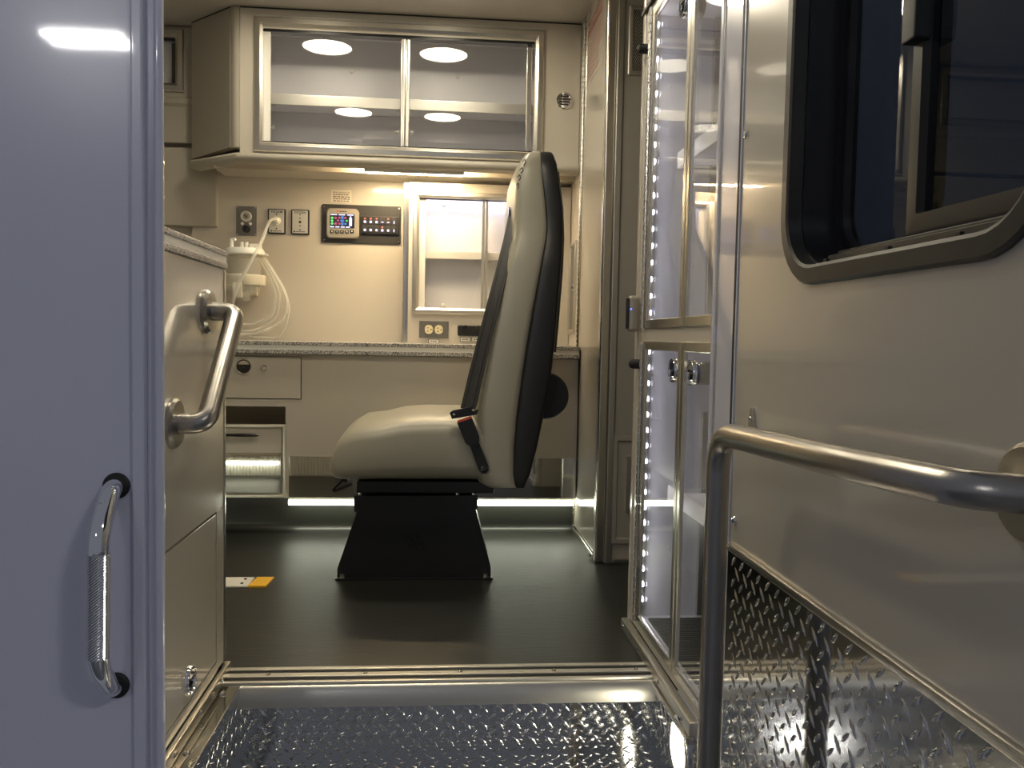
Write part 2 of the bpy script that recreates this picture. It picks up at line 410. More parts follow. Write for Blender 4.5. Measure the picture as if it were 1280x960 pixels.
# left lip of the step well: polished angle with screws
lp = sroot('trim_2', (-0.40, 1.45, 0))
MB().box(XL+0.002, XWL+0.002, 1.255, 1.626, -0.004, 0.002, 0.001).build('lip', 'polished', lp)
MB().box(XWL-0.0005, XWL+0.0035, 1.255, 1.626, -0.022, 0.002, 0.001).build('lip_edge', 'polished', lp)
MB().box(XL+0.0005, XL+0.012, 1.255, 1.690, 0.002, 0.026, 0.003).build('base_strip', 'alu', lp)
for y in (1.33, 1.48, 1.62): screw(lp, (XL+0.012, y, 0.014), 'X+', 0.0045)
screw(lp, (-0.399, 1.585, 0.002), 'Z+', 0.006); screw(lp, (-0.399, 1.36, 0.002), 'Z+', 0.006)

# right base strip
rp = sroot('trim_3', (0.445, 1.65, 0))
MB().box(XR-0.020, XR-0.0005, 1.378, 1.930, 0.0, 0.026, 0.005).build('base_strip', 'alu_soft', rp)
MB().box(XR-0.024, XR-0.010, 1.378, 1.620, -0.012, 0.0, 0.002).build('lip', 'alu', rp)
for y in (1.42, 1.58, 1.76, 1.90): screw(rp, (XR-0.020, y, 0.014), 'X-', 0.0045)

# ---------------- partition door and its post
pt = thing('partition_door', 'glossy beige door leaf with a long piano hinge beside the dark bulkhead', 'door', (XP+0.02, 2.72, 0))
MB().box(XP, XP+0.04, 2.536, 2.912, 0.020, ZC-0.004, 0.002).build('leaf', 'laminate_gloss', pt)
prof = []
z = 0.02
while z < ZC-0.03:
    prof += [(0.0065, z), (0.0065, z+0.0135), (0.0038, z+0.0140), (0.0038, z+0.0175)]; z += 0.018
MB().lathe(prof, (XP-0.003, 2.918, 0), (0, 0, 1), 8).build('piano_hinge', 'alu', pt)
MB().box(XP-0.0065, XP+0.0, 2.536, 2.915, 0.0, 0.019, 0.003).build('bottom_strip', 'alu', pt)
screw(pt, (XP-0.0065, 2.56, 0.010), 'X-', 0.006)
mpx = plane_map('X-', XP)
st = slab(mpx, 2.575, 2.885, 1.53, 1.75, 0.0002, 0.0007).build('warning_sticker', 'laminate_gloss', pt, label='sticker with red lettering')
for zz, hh, a, b in ((1.732, 0.014, 2.60, 2.86), (1.703, 0.022, 2.60, 2.86)) + tuple((1.675-0.0155*i, 0.0055, 2.60 if i < 5 else 2.66, 2.86) for i in range(9)):
    slab(mpx, a, b, zz-hh/2, zz+hh/2, 0.0007, 0.0011).build('print_line', 'red_print', st)
struct(box('wall_partition_end', 'laminate', XP-0.002, XP+0.04, 2.925, YW, 0, ZC))
po = sroot('trim_4', (XP+0.02, 2.52, 0))
MB().box(XP-0.004, XP+0.026, 2.498, 2.534, 0, ZC, 0.006, 3).build('corner_post', 'alu', po)
MB().box(XP+0.026, XP+0.046, 2.490, 2.52, 0, ZC, 0.003).build('post_return', 'alu_soft', po)

# bulkhead fittings
vg = thing('vent_grille', 'black perforated vent grille high on the dark bulkhead', 'vent', (0.60, 2.50, 1.466))
my = plane_map('Y-', 2.50)
frame(my, 0.541, 0.665, 1.466, 1.668, [(0, 0), (0, 0.004), (0.003, 0.006), (0.012, 0.006), (0.014, 0.002), (0.014, 0)], 0.004).build('grille_frame', 'alu_soft', vg)
slab(my, 0.552, 0.655, 1.477, 1.657, 0.0003, 0.0008).build('backing', 'black', vg)
k = MB()
for i in range(-14, 32):
    for sgn in (1, -1):
        u0 = 0.553 + i*0.0065; pts = []
        for t in range(2):
            pass
        ua, va = u0, 1.48; ub, vb = u0+sgn*0.104, 1.655
        # clip to the frame
        lo_, hi_ = 0.553, 0.653
        def cl(t): return ua+(ub-ua)*t
        t0, t1 = 0.0, 1.0
        if ub != ua:
            ta, tb = sorted(((lo_-ua)/(ub-ua), (hi_-ua)/(ub-ua))); t0, t1 = max(t0, ta), min(t1, tb)
        if t1-t0 < 0.05: continue
        p0 = my(cl(t0), va+(vb-va)*t0, 0.002); p1 = my(cl(t1), va+(vb-va)*t1, 0.002)
        k.tube([p0, p1], 0.0010, 4)
k.build('grille_mesh', 'alu_soft', vg, kind='stuff')
screw(vg, my(0.60, 1.660, 0.006), 'Y-', 0.003); screw(vg, my(0.60, 1.472, 0.006), 'Y-', 0.003)
ap = thing('access_panel', 'taupe framed access panel low on the dark bulkhead', 'access panel', (0.62, 2.50, 0.062))
frame(my, 0.525, 0.72, 0.062, 0.392, [(0, 0), (0, 0.008), (0.004, 0.010), (0.014, 0.010), (0.018, 0.003), (0.018, 0)], 0).build('panel_frame', 'taupe', ap)
slab(my, 0.542, 0.703, 0.079, 0.375, 0.0, 0.003).build('panel', 'taupe', ap)
slab(my, 0.568, 0.58, 0.16, 0.33, 0.003, 0.012, 0.004).build('pull', 'alu_soft', ap)
MB().box(XP+0.05, 0.9, 2.488, 2.499, 0, 0.016, 0.003).build('base_strip', 'alu', po)

# ================================================================== OVERHEAD CABINET
mu = plane_map('Y-', YU)
def kx(px, Y, py=300): return K(px, py, Y=Y).x
def kz(py, Y, px=500): return K(px, py, Y=Y).z
ux0, ux1 = kx(318, YU, 100), 0.348
uz0, uz1 = 1.304, 1.757
gx0, gx1, gz0, gz1 = ux0+0.030, ux1-0.032, uz0+0.034, uz1-0.036
XE = kx(300, YU, 100)                                        # left corner of the front
uc = thing('overhead_cabinet', 'long overhead cabinet with aluminium framed sliding glass above the control panel', 'cabinet', (0, 3.1, 1.24))
holed(mu, XE, XP-0.004, 1.298, ZC, [(gx0, gx1, gz0, gz1)], -0.012, 0).build('front_panel', 'laminate', uc)
frame(mu, ux0, ux1, uz0, uz1, [(0, 0.0005), (0, 0.008), (0.004, 0.012), (0.020, 0.014), (0.030, 0.008), (0.031, -0.012), (0.024, -0.013), (0.024, 0.0005)], 0).build('glass_frame', 'alu', uc)
# liner
LZ0, LZ1 = 1.318, 1.768
k = MB(); 
k.box(gx0-0.02, gx1+0.02, YW-0.012, YW-0.002, LZ0, LZ1); k.box(gx0-0.02, gx1+0.02, YU+0.013, YW-0.012, LZ0-0.008, LZ0); k.box(gx0-0.02, gx1+0.02, YU+0.013, YW-0.012, LZ1, LZ1+0.008)
k.box(gx0-0.03, gx0-0.02, YU+0.013, YW-0.002, LZ0, LZ1); k.box(gx1+0.02, gx1+0.03, YU+0.013, YW-0.002, LZ0, LZ1)
k.build('liner', 'white_liner', uc)
xm = kx(504, YU, 100)
sh = box('shelf', 'white_liner', gx0-0.018, gx1+0.018, YU+0.055, YW-0.013, 1.497, 1.509, 0.001, uc)
MB().box(gx0-0.018, gx1+0.018, YU+0.046, YU+0.0545, 1.479, 1.516, 0.002).build('shelf_edge', 'alu_soft', sh)
for bx in (gx0+0.02, xm-0.02, xm+0.03, gx1-0.02):
    MB().box(bx-0.008, bx+0.008, YU+0.070, YU+0.092, 1.482, 1.4965, 0.001).build('shelf_clip', 'alu_soft', sh)
    MB().box(bx-0.006, bx+0.006, YU+0.050, YU+0.075, 1.40, 1.408, 0.001).build('shelf_clip', 'alu_soft', sh)
for sx in (xm-0.20, xm+0.19): screw(uc, (sx, YW-0.012, 1.655), 'Y-', 0.009, m='white_bar')
for a, b, yy in ((gx0-0.01, xm+0.004, YU+0.018), (xm-0.012, gx1+0.01, YU+0.030)):
    sd = box('sliding_pane', 'pane_glass', a, b, yy, yy+0.004, gz0-0.012, gz1+0.012, 0, uc); sd.rotation_euler.x = 0.009
    if a < xm-0.1:
        MB().box(xm-0.008, xm+0.006, yy-0.006, yy-0.0005, gz0-0.01, gz1+0.01, 0.002).build('pull_strip', 'alu', sd)
        MB().box(a+0.008, a+0.032, yy-0.008, yy-0.0005, gz0-0.01, gz1+0.008, 0.002).build('pull_strip', 'white_bar', sd)
    else:
        MB().box(xm+0.008, xm+0.022, yy-0.016, yy-0.0005, gz0-0.01, gz1+0.01, 0.003).build('pull_strip', 'alu', sd)
        MB().box(b-0.036, b-0.018, yy-0.008, yy-0.0005, gz0-0.01, gz1+0.008, 0.002).build('pull_strip', 'alu', sd)
MB().box(gx0-0.008, gx1+0.008, YU+0.013, YU+0.045, gz1-0.006, gz1+0.012, 0.001).build('track', 'black_gloss', uc)
MB().box(gx0+0.001, gx1-0.001, YU+0.002, YU+0.011, gz1-0.009, gz1-0.0005, 0).build('top_dark_strip', 'black_gloss', uc)  # black strip along the upper edge of the glass opening
MB().box(gx0+0.001, gx1-0.001, YU+0.002, YU+0.011, gz0+0.0005, gz0+0.004, 0).build('bottom_dark_strip', 'black_gloss', uc)  # matching thin black strip along the lower edge of the opening
MB().box(gx0, gx1, YU+0.0131, YU+0.045, LZ0, gz0+0.003, 0.001).build('track', 'black_gloss', uc)
# hinge bead along the top of the frame
prof = []
z = 0.0
while z < ux1-ux0-0.01:
    prof += [(0.0042, z), (0.0042, z+0.014), (0.0025, z+0.0145), (0.0025, z+0.0175)]; z += 0.018
MB().lathe(prof, (ux0+0.004, YU-0.005, uz1+0.004), (1, 0, 0), 8).build('top_hinge', 'alu_soft', uc)
# bull-nosed rail under the front, wrapping round the angled end
AE = Vector((-0.905, 3.165)); A0 = Vector((XE, YU))         # far end and near corner of the angled face
rail = [(YU-0.006, 1.298), (YU-0.014, 1.296), (YU-0.020, 1.289), (YU-0.021, 1.280), (YU-0.016, 1.270), (YU-0.006, 1.264), (YU+0.012, 1.262), (YU+0.012, 1.298)]
k = MB(); dirn = (AE-A0).normalized(); nrm = Vector((-dirn.y, dirn.x))     # nrm points inward
if nrm.y < 0: nrm = -nrm
rings = [[Vector((XP-0.0045, y, zz)) for y, zz in rail], [Vector((XE-0.008, y, zz)) for y, zz in rail]]
rings.append([Vector((AE.x+0.02+(min(y-YU, 0.03))*0.9, AE.y-0.015+(min(y-YU, 0.055)), zz)) for y, zz in rail])
k.loops(rings); k.build('bottom_rail', 'vinyl_pad', uc)
k = MB(); k.prism([(YU+0.070, 1.2575), (YW-0.001, 1.2575), (YW-0.001, 1.298), (YU+0.070, 1.298)], 'X', -0.80, XP-0.0045); k.build('underside', 'laminate', uc)
# rounded corner post and the padded angled end panel
k = MB(); q = []
for a in range(0, 91, 15):
    q.append((XE-0.028+0.028*math.sin(math.radians(a))*0.98, YU+0.012-0.016*math.cos(math.radians(a))))
q = [(XE-0.001, YU-0.004), (XE-0.012, YU-0.006), (XE-0.024, YU-0.002), (XE-0.034, YU+0.008), (XE-0.036, YU+0.03), (XE-0.001, YU+0.03)]
k.prism(q, 'Z', 1.316, ZC-0.002); k.build('corner_post', 'vinyl_pad', uc)
k = MB(); a = Vector((XE-0.035, YU+0.007)); b = AE; t = 0.03
k.loops([[Vector((p.x, p.y, 1.318-0.012*(i in (1, 2)))) for i, p in enumerate((a, b, b+nrm*t, a+nrm*t))], [Vector((p.x, p.y, ZC-0.004)) for p in (a, b, b+nrm*t, a+nrm*t)]])
ep = k.build('end_panel', 'vinyl_pad', uc)
k = MB(); k.loops([[Vector((p.x, p.y, zz)) for p in (a+nrm*0.012, b+nrm*0.012, Vector((AE.x+0.03, 3.196)), Vector((XE, 3.196)), Vector((XE, YU+0.03)))] for zz in (1.2985, 1.3015)])
k.build('base_board', 'laminate', uc)
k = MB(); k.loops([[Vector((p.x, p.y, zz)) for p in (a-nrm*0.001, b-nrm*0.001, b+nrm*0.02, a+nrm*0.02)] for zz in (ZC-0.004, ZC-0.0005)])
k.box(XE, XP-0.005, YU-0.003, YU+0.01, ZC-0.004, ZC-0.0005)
k.build('ceiling_dark_strip', 'rubber', uc)  # thin dark strip where the cabinet top meets the ceiling

# round vent on the cabinet front
rv = thing('round_vent', 'small round chrome louvred vent right of the sliding glass', 'vent', mu(0.424, 1.512, 0))
vp = mu(0.424, 1.522, 0)
MB().lathe([(0.030, 0), (0.030, 0.003), (0.027, 0.006), (0.021, 0.006), (0.019, 0.001), (0.0003, 0.001)], vp, (0, -1, 0), 28).build('rim', 'chrome', rv)
for i in range(4):
    hw = (0.014, 0.019, 0.019, 0.014)[i]
    MB().box(vp.x-hw, vp.x+hw, YU-0.006, YU-0.0015, vp.z-0.0135+i*0.009-0.0022, vp.z-0.0135+i*0.009+0.0022, 0.001).build('louvre', 'black_gloss', rv)
for dx, dz in ((0, 0.025), (0, -0.025), (0.025, 0), (-0.025, 0)): screw(rv, vp+Vector((dx, -0.006, dz)), 'Y-', 0.0026)

# under-cabinet light
ul = thing('under_cabinet_light', 'warm light bar fixed under the overhead cabinet', 'light', (-0.10, 3.03, 1.252))
MB().box(-0.275, 0.075, 3.003, 3.010, 1.252, 1.2975, 0.002).build('housing', 'white_bar', ul)
MB().box(-0.27, 0.07, 3.0105, 3.052, 1.255, 1.282, 0.005, 3).build('diffuser', 'warm_bar', ul)

# far-left overhead cabinet with a small window
oc = thing('window_cabinet', 'shorter overhead cabinet with a small framed window beyond the padded end', 'cabinet', (-1.2, 3.2, 1.47))
YO = 3.205; mo = plane_map('Y-', YO)
ox1 = kx(234, YO, 80); oxg = kx(221, YO, 80)
ozt, ozb = kz(37, YO, 215), kz(115, YO, 215)
gzt, gzb = kz(47, YO, 215), kz(104, YO, 215)
holed(mo, -1.7, -0.89, kz(121, YO, 215), ZC-0.006, [(-1.4, oxg, gzb, gzt)], -0.012, 0).build('front_panel', 'vinyl_pad', oc)
frame(mo, -1.43, ox1-0.01, ozb, ozt, [(0, 0.0003), (0, 0.008), (0.004, 0.012), (0.020, 0.014), (0.030, 0.006), (0.031, -0.010), (0.025, -0.012), (0.025, 0.0003)], 0).build('glass_frame', 'alu', oc)
box('liner', 'white_liner', -1.45, oxg+0.01, YO+0.034, YO+0.040, gzb-0.02, gzt+0.02, 0, oc)
box('sliding_pane', 'pane_glass', -1.42, oxg, YO+0.014, YO+0.018, gzb-0.01, gzt+0.008, 0, oc)
MB().box(oxg-0.024, oxg-0.006, YO+0.0185, YO+0.030, gzb, gzt-0.012, 0.002).build('pull_strip', 'bronze', oc)
MB().box(-1.42, oxg, YO+0.004, YO+0.013, gzt-0.010, gzt+0.002, 0.001).build('track', 'black_gloss', oc)
k = MB(); zb = kz(121, YO, 215); zl = kz(134, YO, 215)
k.prism([(YO-0.004, zb-0.0005), (YO-0.012, zb-0.008), (YO-0.014, zl+0.012), (YO-0.004, zl), (YO+0.03, zl), (YO+0.03, zb-0.0005)], 'X', -1.7, -0.895); k.build('bottom_rail', 'vinyl_pad', oc)
# padded panel below it
pc = thing('padded_side_cabinet', 'plain taupe padded cabinet front below the small window', 'cabinet', (-1.1, 3.25, 1.06))
MB().box(-1.7, kx(268, 3.17, 250), 3.20, 3.24, kz(281, 3.17, 230), kz(182, 3.17, 230), 0.006).build('front_panel', 'vinyl_pad', pc)
MB().box(-1.7, kx(268, 3.17, 250)-0.002, 3.20, 3.24, kz(281, 3.17, 230)+0.30, 1.50, 0).build('recess', 'taupe', pc)

# ================================================================== SMALL GLASS WALL CABINET
YS = 3.135; ms = plane_map('Y-', YS)
sc_ = thing('wall_cabinet', 'small cream wall cabinet with framed sliding glass behind the seat back', 'cabinet', (0.2, 3.17, 0.655))
sx0, sx1 = kx(511, YS, 300), XP-0.0045
sf = [kx(516, YS, 300), 0.352, kz(392, YS, 520), kz(239, YS, 520)]
sg = [sf[0]+0.022, sf[1]-0.022, sf[2]+0.020, sf[3]-0.022]
holed(ms, sx0, sx1, 0.657, 1.2455, [tuple(sg)], -0.012, 0).build('front_panel', 'cream_panel', sc_)
box('side_panel', 'cream_panel', sx0+0.002, sx0+0.014, YS+0.012, YW-0.0005, 0.657, 1.2455, 0, sc_)
MB().box(sx0-0.020, sx0+0.0015, YS-0.001, YW-0.0005, 0.657, 1.2455, 0.004).build('corner_trim', 'alu', sc_)
frame(ms, *sf, [(0, 0.0003), (0, 0.006), (0.003, 0.009), (0.014, 0.011), (0.022, 0.005), (0.023, -0.012), (0.018, -0.013), (0.018, 0.0003)], 0).build('glass_frame', 'alu_soft', sc_)
k = MB(); k.box(sg[0]-0.015, sg[1]+0.015, YW-0.010, YW-0.001, sg[2]-0.015, sg[3]+0.015)
k.box(sg[0]-0.022, sg[0]-0.013, YS+0.0135, YW-0.010, sg[2]-0.015, sg[3]+0.015); k.box(sg[1]+0.013, sg[1]+0.022, YS+0.0135, YW-0.010, sg[2]-0.015, sg[3]+0.015)
k.box(sg[0]-0.015, sg[1]+0.015, YS+0.0135, YW-0.010, sg[3]+0.012, sg[3]+0.02); k.box(sg[0]-0.015, sg[1]+0.015, YS+0.0135, YW-0.010, sg[2]-0.02, sg[2]-0.012)
k.build('liner', 'white_liner', sc_)
ssx = kx(605, YS, 300); zs = kz(318, YS, 560)
sh2 = box('shelf', 'white_liner', sg[0]-0.012, sg[1]+0.012, YS+0.034, YW-0.011, zs-0.008, zs+0.004, 0.001, sc_)
MB().box(sg[0]-0.012, sg[1]+0.012, YS+0.027, YS+0.0338, zs-0.014, zs+0.014, 0.001).build('shelf_edge', 'white_bar', sh2)
for bx in (ssx-0.025, ssx+0.025): MB().box(bx-0.006, bx+0.006, YS+0.036, YS+0.055, zs-0.020, zs-0.0085, 0.001).build('shelf_clip', 'alu_soft', sh2)
for a, b, yy in ((sg[0]-0.01, ssx+0.004, YS+0.016), (ssx-0.006, sg[1]+0.01, YS+0.022)):
    sd = box('sliding_pane', 'pane_glass', a, b, yy, yy+0.003, sg[2]-0.008, sg[3]+0.008, 0, sc_)
    e0, e1 = ((ssx-0.008, ssx+0.003) if a < ssx-0.1 else (ssx+0.005, ssx+0.015))
    MB().box(e0, e1, yy-(0.004 if a < ssx-0.1 else 0.009), yy-0.0003, sg[2]-0.006, sg[3]+0.004, 0.001).build('pull_strip', 'alu_soft', sd)
    if a < ssx-0.1: MB().box(a+0.012, a+0.034, yy-0.004, yy-0.0003, sg[2]-0.006, sg[3]-0.004, 0.001).build('pull_strip', 'white_bar', sd)
MB().box(sg[0], sg[1], YS+0.0125, YS+0.032, sg[3]-0.004, sg[3]+0.010, 0.001).build('track', 'black_gloss', sc_)
MB().box(sg[0], sg[1], YS+0.034, YS+0.046, sg[3]+0.002, sg[3]+0.011, 0.001).build('light_strip', 'cab_led', sc_)
for zz in (kz(256, YW, 555), kz(382, YW, 555)): screw(sc_, (kx(555, YW, 300), YW-0.010, zz), 'Y-', 0.009, m='white_bar')

# narrow framed door on the end wall behind the chair
mx_ = plane_map('X-', XP-0.002)
nd = thing('end_wall_door', 'narrow aluminium framed grey access door on the end wall behind the seat', 'door', (XP, 3.06, 0.67))
frame(mx_, 2.985, 3.125, 0.70, 1.035, [(0, 0), (0, 0.006), (0.003, 0.008), (0.014, 0.008), (0.017, 0.003), (0.017, 0)], 0).build('door_frame', 'alu_soft', nd)
slab(mx_, 3.0015, 3.1085, 0.7165, 1.0185, 0, 0.002).build('door_panel', 'grey_plate', nd)
round_latch(nd, mx_(3.03, 0.87, 0.002), 'X-', 0.013)

# ================================================================== BASE CABINET + COUNTER
mb_ = plane_map('Y-', YF)
bc = thing('base_cabinet', 'long beige base cabinet with drawers and polished kick plate under the counter', 'cabinet', (-0.2, 3.0, 0.12))
cubx = kx(357, YF, 520); cz0, cz1 = kz(532, YF, 330), kz(508, YF, 330)
lz0, lz1 = 0.125, kz(533, YF, 330)
holed(mb_, -1.45, XP-0.0045, 0.125, 0.612, [(-0.95, cubx, lz0+0.02, cz1), (-1.053, kx(376, YF, 470)+0.003, kz(498, YF, 340)-0.003, kz(446, YF, 340)+0.003)], -0.016, 0).build('front_panel', 'laminate_gloss', bc)
box('bottom_board', 'taupe', -1.45, XP-0.0045, YF+0.016, YT+0.02, 0.125, 0.14, 0, bc)
k = MB(); k.box(-0.96, cubx+0.01, YF+0.25, YF+0.26, 0.15, cz1+0.02); k.box(cubx+0.001, cubx+0.012, YF+0.016, YF+0.25, 0.15, cz1+0.02); k.box(-0.96, cubx+0.01, YF+0.016, YF+0.25, cz1+0.001, cz1+0.012)
k.build('cubby', 'laminate', bc)
kz_ = 0.268
MB().box(cubx+0.012, XP-0.005, YF-0.0025, YF-0.0003, 0.127, kz_, 0.0008).build('kick_plate', 'polished', bc)
# small top drawer
dx1 = kx(376, YF, 470); dz0, dz1 = kz(498, YF, 340), kz(446, YF, 340)
d1 = MB().box(-1.05, dx1, YF-0.003, YF+0.016, dz0, dz1, 0.0012).build('drawer', 'laminate_gloss', bc)
p = K(305, 458, Y=YF-0.003); round_latch(d1, p, 'Y-', 0.028)
p = K(330, 460, Y=YF-0.003)
MB().lathe([(0.0105, 0), (0.0105, 0.004), (0.008, 0.007), (0.004, 0.0072), (0.0035, 0.004), (0.0002, 0.004)], p, (0, -1, 0), 18).build('lock', 'chrome', d1)
# lower drawer with aluminium surround
lx1 = cubx
d2 = MB().box(-0.95, lx1-0.012, YF-0.004, YF+0.010, lz0+0.016, lz1-0.004, 0.001).build('drawer', 'laminate_gloss', bc)
MB().box(-0.945, lx1-0.014, YF-0.0062, YF-0.0042, lz0+0.018, kz_+0.012, 0.0006).build('kick_plate', 'polished', d2)
frame(mb_, -0.96, lx1+0.003, lz0+0.001, lz1+0.008, [(0, -0.002), (0, 0.008), (0.002, 0.010), (0.010, 0.010), (0.012, 0.008), (0.012, -0.002)], 0).build('drawer_surround', 'alu', d2)
hz = kz(543, YF, 300)
MB().tube([(kx(279, YF, 543), YF-0.022, hz), (kx(296, YF, 543), YF-0.022, hz), (kx(300, YF, 543), YF-0.022, hz), (kx(322, YF, 543), YF-0.022, hz), (kx(325, YF, 543), YF-0.022, hz)], [0.004, 0.0055, 0.006, 0.005, 0.003], 10).build('pull', 'black_gloss', d2)
for px in (286, 316): MB().tube([(kx(px, YF, 543), YF-0.004, hz), (kx(px, YF, 543), YF-0.020, hz)], 0.0035, 8).build('pull_post', 'chrome', d2)

def counter(name, label, x0, x1, y0, y1, zt, th, faces):
    t = thing(name, label, 'countertop', ((x0+x1)/2, (y0+y1)/2, zt-th))
    MB().box(x0, x1, y0, y1, zt-th, zt-th*0.66, 0.002).build('lower_edge', 'speckle', t)
    MB().box(x0+0.002, x1-0.002, y0+0.002, y1-0.002, zt-th*0.66, zt-th*0.30, 0).build('edge_band', 'white_bar', t)
    MB().box(x0, x1, y0, y1, zt-th*0.30, zt, 0.002).build('top', 'speckle', t)
    return t
counter('countertop', 'long speckled grey countertop with a pale edge band on the base cabinet', -1.45, XP-0.0045, YF-0.022, YW-0.001, 0.656, 0.042, None)

# toe light bar
tl = thing('toe_light_bar', 'glowing white light bar along the bottom of the base cabinet', 'light', (0, YF+0.01, 0.10))
MB().box(cubx+0.01, XP-0.008, YF+0.004, YF+0.03, 0.118, 0.1245, 0.001).build('housing', 'alu_soft', tl)
MB().box(cubx+0.01, XP-0.008, YF-0.002, YF+0.014, 0.100, 0.118, 0.004).build('diffuser', 'toe_led', tl)

# ================================================================== WALL FITTINGS
mw = plane_map('Y-', YW)
def wpx(px, py): p = K(px, py, Y=YW); return p.x, p.z
# control panel
x0, z1 = wpx(402, 255); x1, z0 = wpx(501, 306)
cp = thing('control_panel', 'black control panel with colour display and lit switches on the back wall', 'control panel', ((x0+x1)/2, YW, z0))
slab(mw, x0, x1, z0, z1, 0.0003, 0.006, 0.008, 0.002).build('face_plate', 'panel_black', cp)
for sx in (x0+0.010, x1-0.008):
    for sz in (z0+0.010, z1-0.010): screw(cp, mw(sx, sz, 0.006), 'Y-', 0.003)
a0, b1 = wpx(408.5, 261.5); a1, b0 = wpx(449, 298.5)
k = MB()
def bulge(u, v, ins):                                        # barrel-sided bezel outline
    pts = []
    for uu, vv in rrect(a0+ins, a1-ins, b0+ins, b1-ins, 0.014, 5):
        cu, cv = (a0+a1)/2, (b0+b1)/2; hu, hv = (a1-a0)/2, (b1-b0)/2
        pts.append((uu, cv+(vv-cv)*(1+0.10*(1-((uu-cu)/hu)**2))))
    return pts
rings = [[mw(u, v, h) for u, v in bulge(0, 0, i)] for i, h in ((0, 0.006), (0, 0.016), (0.004, 0.022), (0.010, 0.022))]
k.loops(rings); ds = k.build('display', 'bezel', cp)
s0, t1 = wpx(413.8, 268); s1, t0 = wpx(443.8, 286.5)
slab(mw, s0, s1, t0, t1, 0.022, 0.0232, 0.002).build('screen', 'black_gloss', ds)
sw_, sh_ = s1-s0, t1-t0
def icon(u, v, wu, hv, m, rnd=False, par=ds, h=0.0233, nm='screen_icon'):
    cu, cv = s0+u*sw_, t0+v*sh_; a, b = wu*sw_/2, hv*sh_/2
    slab(mw, cu-a, cu+a, cv-b, cv+b, h, h+0.0004, min(a, b)*0.98 if rnd else 0, n=3).build(nm, m, par)
for u in (0.15, 0.48, 0.83): icon(u, 0.93, 0.26, 0.06, 'e_white')
for v in (0.70, 0.50, 0.30): icon(0.08, v, 0.11, 0.17, 'e_green', True)
icon(0.22, 0.70, 0.11, 0.16, 'e_pink', True); icon(0.22, 0.30, 0.11, 0.16, 'e_pink')
for u, v in ((0.38, 0.72), (0.62, 0.72), (0.38, 0.30), (0.32, 0.52)): icon(u, v, 0.10, 0.15, 'e_pink', True)
icon(0.50, 0.74, 0.10, 0.22, 'e_blue'); icon(0.50, 0.52, 0.16, 0.12, 'e_blue'); icon(0.50, 0.30, 0.10, 0.22, 'e_blue'); icon(0.63, 0.30, 0.10, 0.16, 'e_blue', True)
icon(0.68, 0.52, 0.08, 0.12, 'e_green', True); icon(0.84, 0.44, 0.11, 0.56, 'e_white'); icon(0.84, 0.78, 0.05, 0.12, 'e_white')
for u in (0.08, 0.30, 0.52, 0.73): icon(u, 0.07, 0.16, 0.08, 'e_white')
lg0, lgz = wpx(423, 265.2)
slab(mw, lg0-0.004, lg0+0.004, lgz-0.003, lgz+0.003, 0.022, 0.0226, 0.002).build('logo_mark', 'red_plastic', ds)
for i in range(4): slab(mw, lg0+0.007+i*0.0065, lg0+0.012+i*0.0065, lgz-0.0022, lgz+0.0018, 0.022, 0.0225).build('logo_letter', 'dark_print', ds)
for i in range(5):
    bxp, bz = wpx(416+i*6.2, 290.4 + (0.4 if i in (1, 2, 3) else 0))
    bt = slab(mw, bxp-0.006, bxp+0.006, bz-0.006, bz+0.006, 0.022, 0.0245, 0.002, 0.0005).build('display_button', 'black_gloss', ds)
    slab(mw, bxp-0.002, bxp+0.002, bz-0.002, bz+0.003, 0.0245, 0.0248).build('button_mark', 'white_bar', bt)
c0, d1_ = wpx(452, 270.5); c1, d0 = wpx(498.5, 294)
swp = slab(mw, c0, c1, d0, d1_, 0.006, 0.014, 0.003, 0.002).build('switch_bank', 'black', cp)
reds = {(0, 0), (0, 1), (0, 2), (0, 4), (1, 3)}
for r_ in range(2):
    for c_ in range(6):
        cx = c0+(c1-c0)*(0.10+0.155*c_); cz = d0+(d1_-d0)*(0.72-0.46*r_)
        bt = slab(mw, cx-0.0085, cx+0.0085, cz-0.010, cz+0.013, 0.014, 0.0165, 0.002, 0.0006).build('switch_button', 'panel_black', swp)
        if c_ == 5: iw, ih = 0.002, 0.005
        elif r_ == 0 and c_ in (3, 4): iw, ih = 0.0045, 0.0016
        else: iw, ih = 0.0042, 0.0042
        slab(mw, cx-iw, cx+iw, cz-0.003-ih, cz-0.003+ih, 0.0165, 0.0168, 0.0035 if (r_ == 1 and c_ in (2, 4)) else 0.0006, n=3).build('button_symbol', 'e_white', bt)
        if (r_, c_) in reds:
            slab(mw, cx-0.0028, cx+0.0028, cz+0.0065, cz+0.0115, 0.0165, 0.0175, 0.002).build('indicator', 'e_red', bt)
# paper notice above
x0, z1 = wpx(414.5, 237.5); x1, z0 = wpx(439, 253)
nt_ = thing('notice_sticker', 'small white lettered notice stuck above the control panel', 'sticker', ((x0+x1)/2, YW, z0))
slab(mw, x0, x1, z0, z1, 0.0002, 0.0006).build('sheet', 'sticker', nt_)
frame(mw, x0, x1, z0, z1, [(0, 0.0006), (0, 0.0009), (0.0016, 0.0009), (0.0016, 0.0006)]).build('border', 'lid_plastic', nt_)
text('print_line', 'When operating the', mw, (x0+x1)/2, z1-0.0085, 0.0009, 0.0078, 'dark_print', nt_)
random.seed(4)
for i in range(4):
    zz = z1-0.0165-i*0.0078; u = x0+0.006
    while u < x1-0.010:
        l = random.uniform(0.005, 0.013); slab(mw, u, min(u+l, x1-0.005), zz-0.0015, zz+0.0015, 0.0006, 0.0009).build('print_word', 'dark_print', nt_); u += l+0.003
